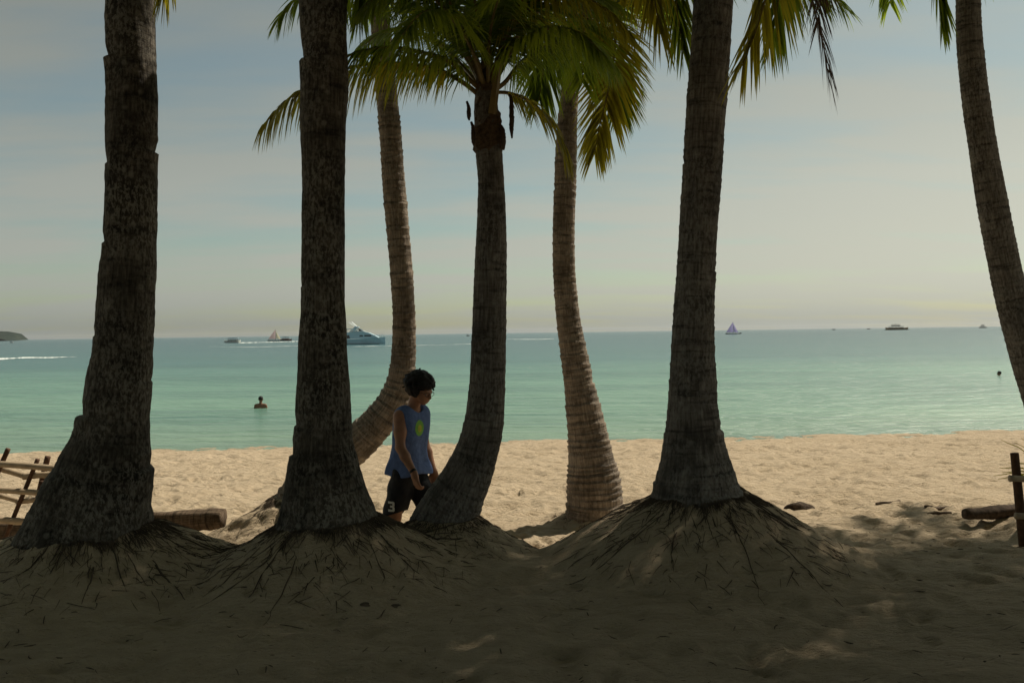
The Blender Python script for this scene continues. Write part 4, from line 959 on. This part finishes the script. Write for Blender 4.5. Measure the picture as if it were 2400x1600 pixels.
# ------------------------------------------------------------------ far land
def land(name, x0, x1, prof, dist, depth, label, seed):
    """hill ridge from measured outline points (x, y) at a real distance, with real depth"""
    nx, ny = 70, 24; xs = np.linspace(x0, x1, nx); V = []
    for j in range(ny):
        v = j/(ny-1)
        for i, xp in enumerate(xs):
            top = np.interp(xp, [p[0] for p in prof], [p[1] for p in prof]); p = at(xp, top, dist); hgt = max(0, p[2])
            k = math.sin(PI*min(1, max(0, .04+.96*v)))**.55
            V.append((p[0]*(1+(v-.35)*depth/p[1])-abs(v-.35)*110, p[1]+(v-.35)*depth, -2+(hgt+2)*k*(1+.10*(vn(i*.35, j*.5, seed)-.5))))
    F = [(j*nx+i, j*nx+i+1, (j+1)*nx+i+1, (j+1)*nx+i) for j in range(ny-1) for i in range(nx-1)]
    tag(mk(name, V, F, M['land'], None, True), label, name, kind="structure")
land("headland", -500, 66, [(-500, 740), (-250, 748), (-120, 752), (-40, 757), (0, 760), (20, 761), (40, 763.5), (50, 766), (56, 771), (62, 777), (66, 780)], 1900, 500, "low dark scrubby headland with a cliff end on the horizon", 3)

# ------------------------------------------------------------------ sea air
m, N, L, P = mat("haze"); N.remove(P)
pv = N.new('ShaderNodeVolumePrincipled'); pv.inputs['Color'].default_value = (.90, .95, 1, 1); pv.inputs['Density'].default_value = HAZE; pv.inputs['Anisotropy'].default_value = .2
L.new(pv.outputs[0], N['Material Output'].inputs['Volume'])
tag(MB().box((0, 6400, 25), (40000, 13600, 64)).build("haze", m, None), "faint sea haze over the water", "haze", kind="stuff")
# ------------------------------------------------------------------ sky
W = bpy.data.worlds.new("World"); S.world = W; W.use_nodes = True
N, L = W.node_tree.nodes, W.node_tree.links; bg = N['Background']
sky = N.new('ShaderNodeTexSky'); sky.sky_type = 'NISHITA'; sky.sun_disc = False; sky.sun_elevation = SUN_EL; sky.sun_rotation = SUN_AZ
sky.air_density = 1.0; sky.dust_density = 1.0; sky.ozone_density = 1.0
tc = N.new('ShaderNodeTexCoord').outputs['Generated']; sx = N.new('ShaderNodeSeparateXYZ'); L.new(tc, sx.inputs[0])
zc = math_(N, L, 'ADD', math_(N, L, 'MAXIMUM', sx.outputs[2], 0.), .10)
cv = N.new('ShaderNodeCombineXYZ'); L.new(math_(N, L, 'DIVIDE', sx.outputs[0], zc), cv.inputs[0]); L.new(math_(N, L, 'DIVIDE', sx.outputs[1], zc), cv.inputs[1])
n1 = noise(N, L, mapping(N, L, cv.outputs[0], (.30, .85, 1), (0, 0, -.26)), 1, 4, .5)
n2 = noise(N, L, mapping(N, L, cv.outputs[0], (1.0, 3.2, 1), (0, 0, -.34)), 1, 5, .55)
cl = math_(N, L, 'ADD', math_(N, L, 'MULTIPLY', n1, .72), math_(N, L, 'MULTIPLY', n2, .28))
cf = ramp(N, L, cl, [(.36, .18), (.45, .52), (.54, .93), (1, 1.)])
bw = N.new('ShaderNodeRGBToBW'); L.new(sky.outputs[0], bw.inputs[0])
# thin high cloud: evens out and whitens the clear sky behind it
lum = math_(N, L, 'MULTIPLY', math_(N, L, 'POWER', bw.outputs[0], .82), 1.93)
low = ramp(N, L, sx.outputs[2], [(0., .80), (.16, 1.)])
lum = math_(N, L, 'MULTIPLY', lum, low)
tint = mix(N, L, ramp(N, L, math_(N, L, 'DIVIDE', bw.outputs[0], 10.), [(.3, 0.), (.75, 1.)]), (.93, 1.0, .915), (1.0, 1.0, .84))
veil = N.new('ShaderNodeMix'); veil.data_type = 'RGBA'; veil.blend_type = 'MULTIPLY'; veil.inputs[0].default_value = 1
L.new(lum, veil.inputs[6]); L.new(tint, veil.inputs[7])
gap = mix(N, L, 1., sky.outputs[0], (1.20, 1.30, 1.04), 'MULTIPLY')
out = mix(N, L, cf, gap, veil.outputs[2])
L.new(out, bg.inputs['Color']); bg.inputs['Strength'].default_value = .062

# ------------------------------------------------------------------ render settings
S.view_settings.view_transform = 'Standard'; S.view_settings.look = 'None'; S.view_settings.exposure = 0; S.view_settings.gamma = 1
S.render.engine = 'CYCLES'
S.cycles.max_bounces = 6; S.cycles.transparent_max_bounces = 4
S.cycles.sample_clamp_direct = 8; S.cycles.sample_clamp_indirect = 4
S.render.film_transparent = False
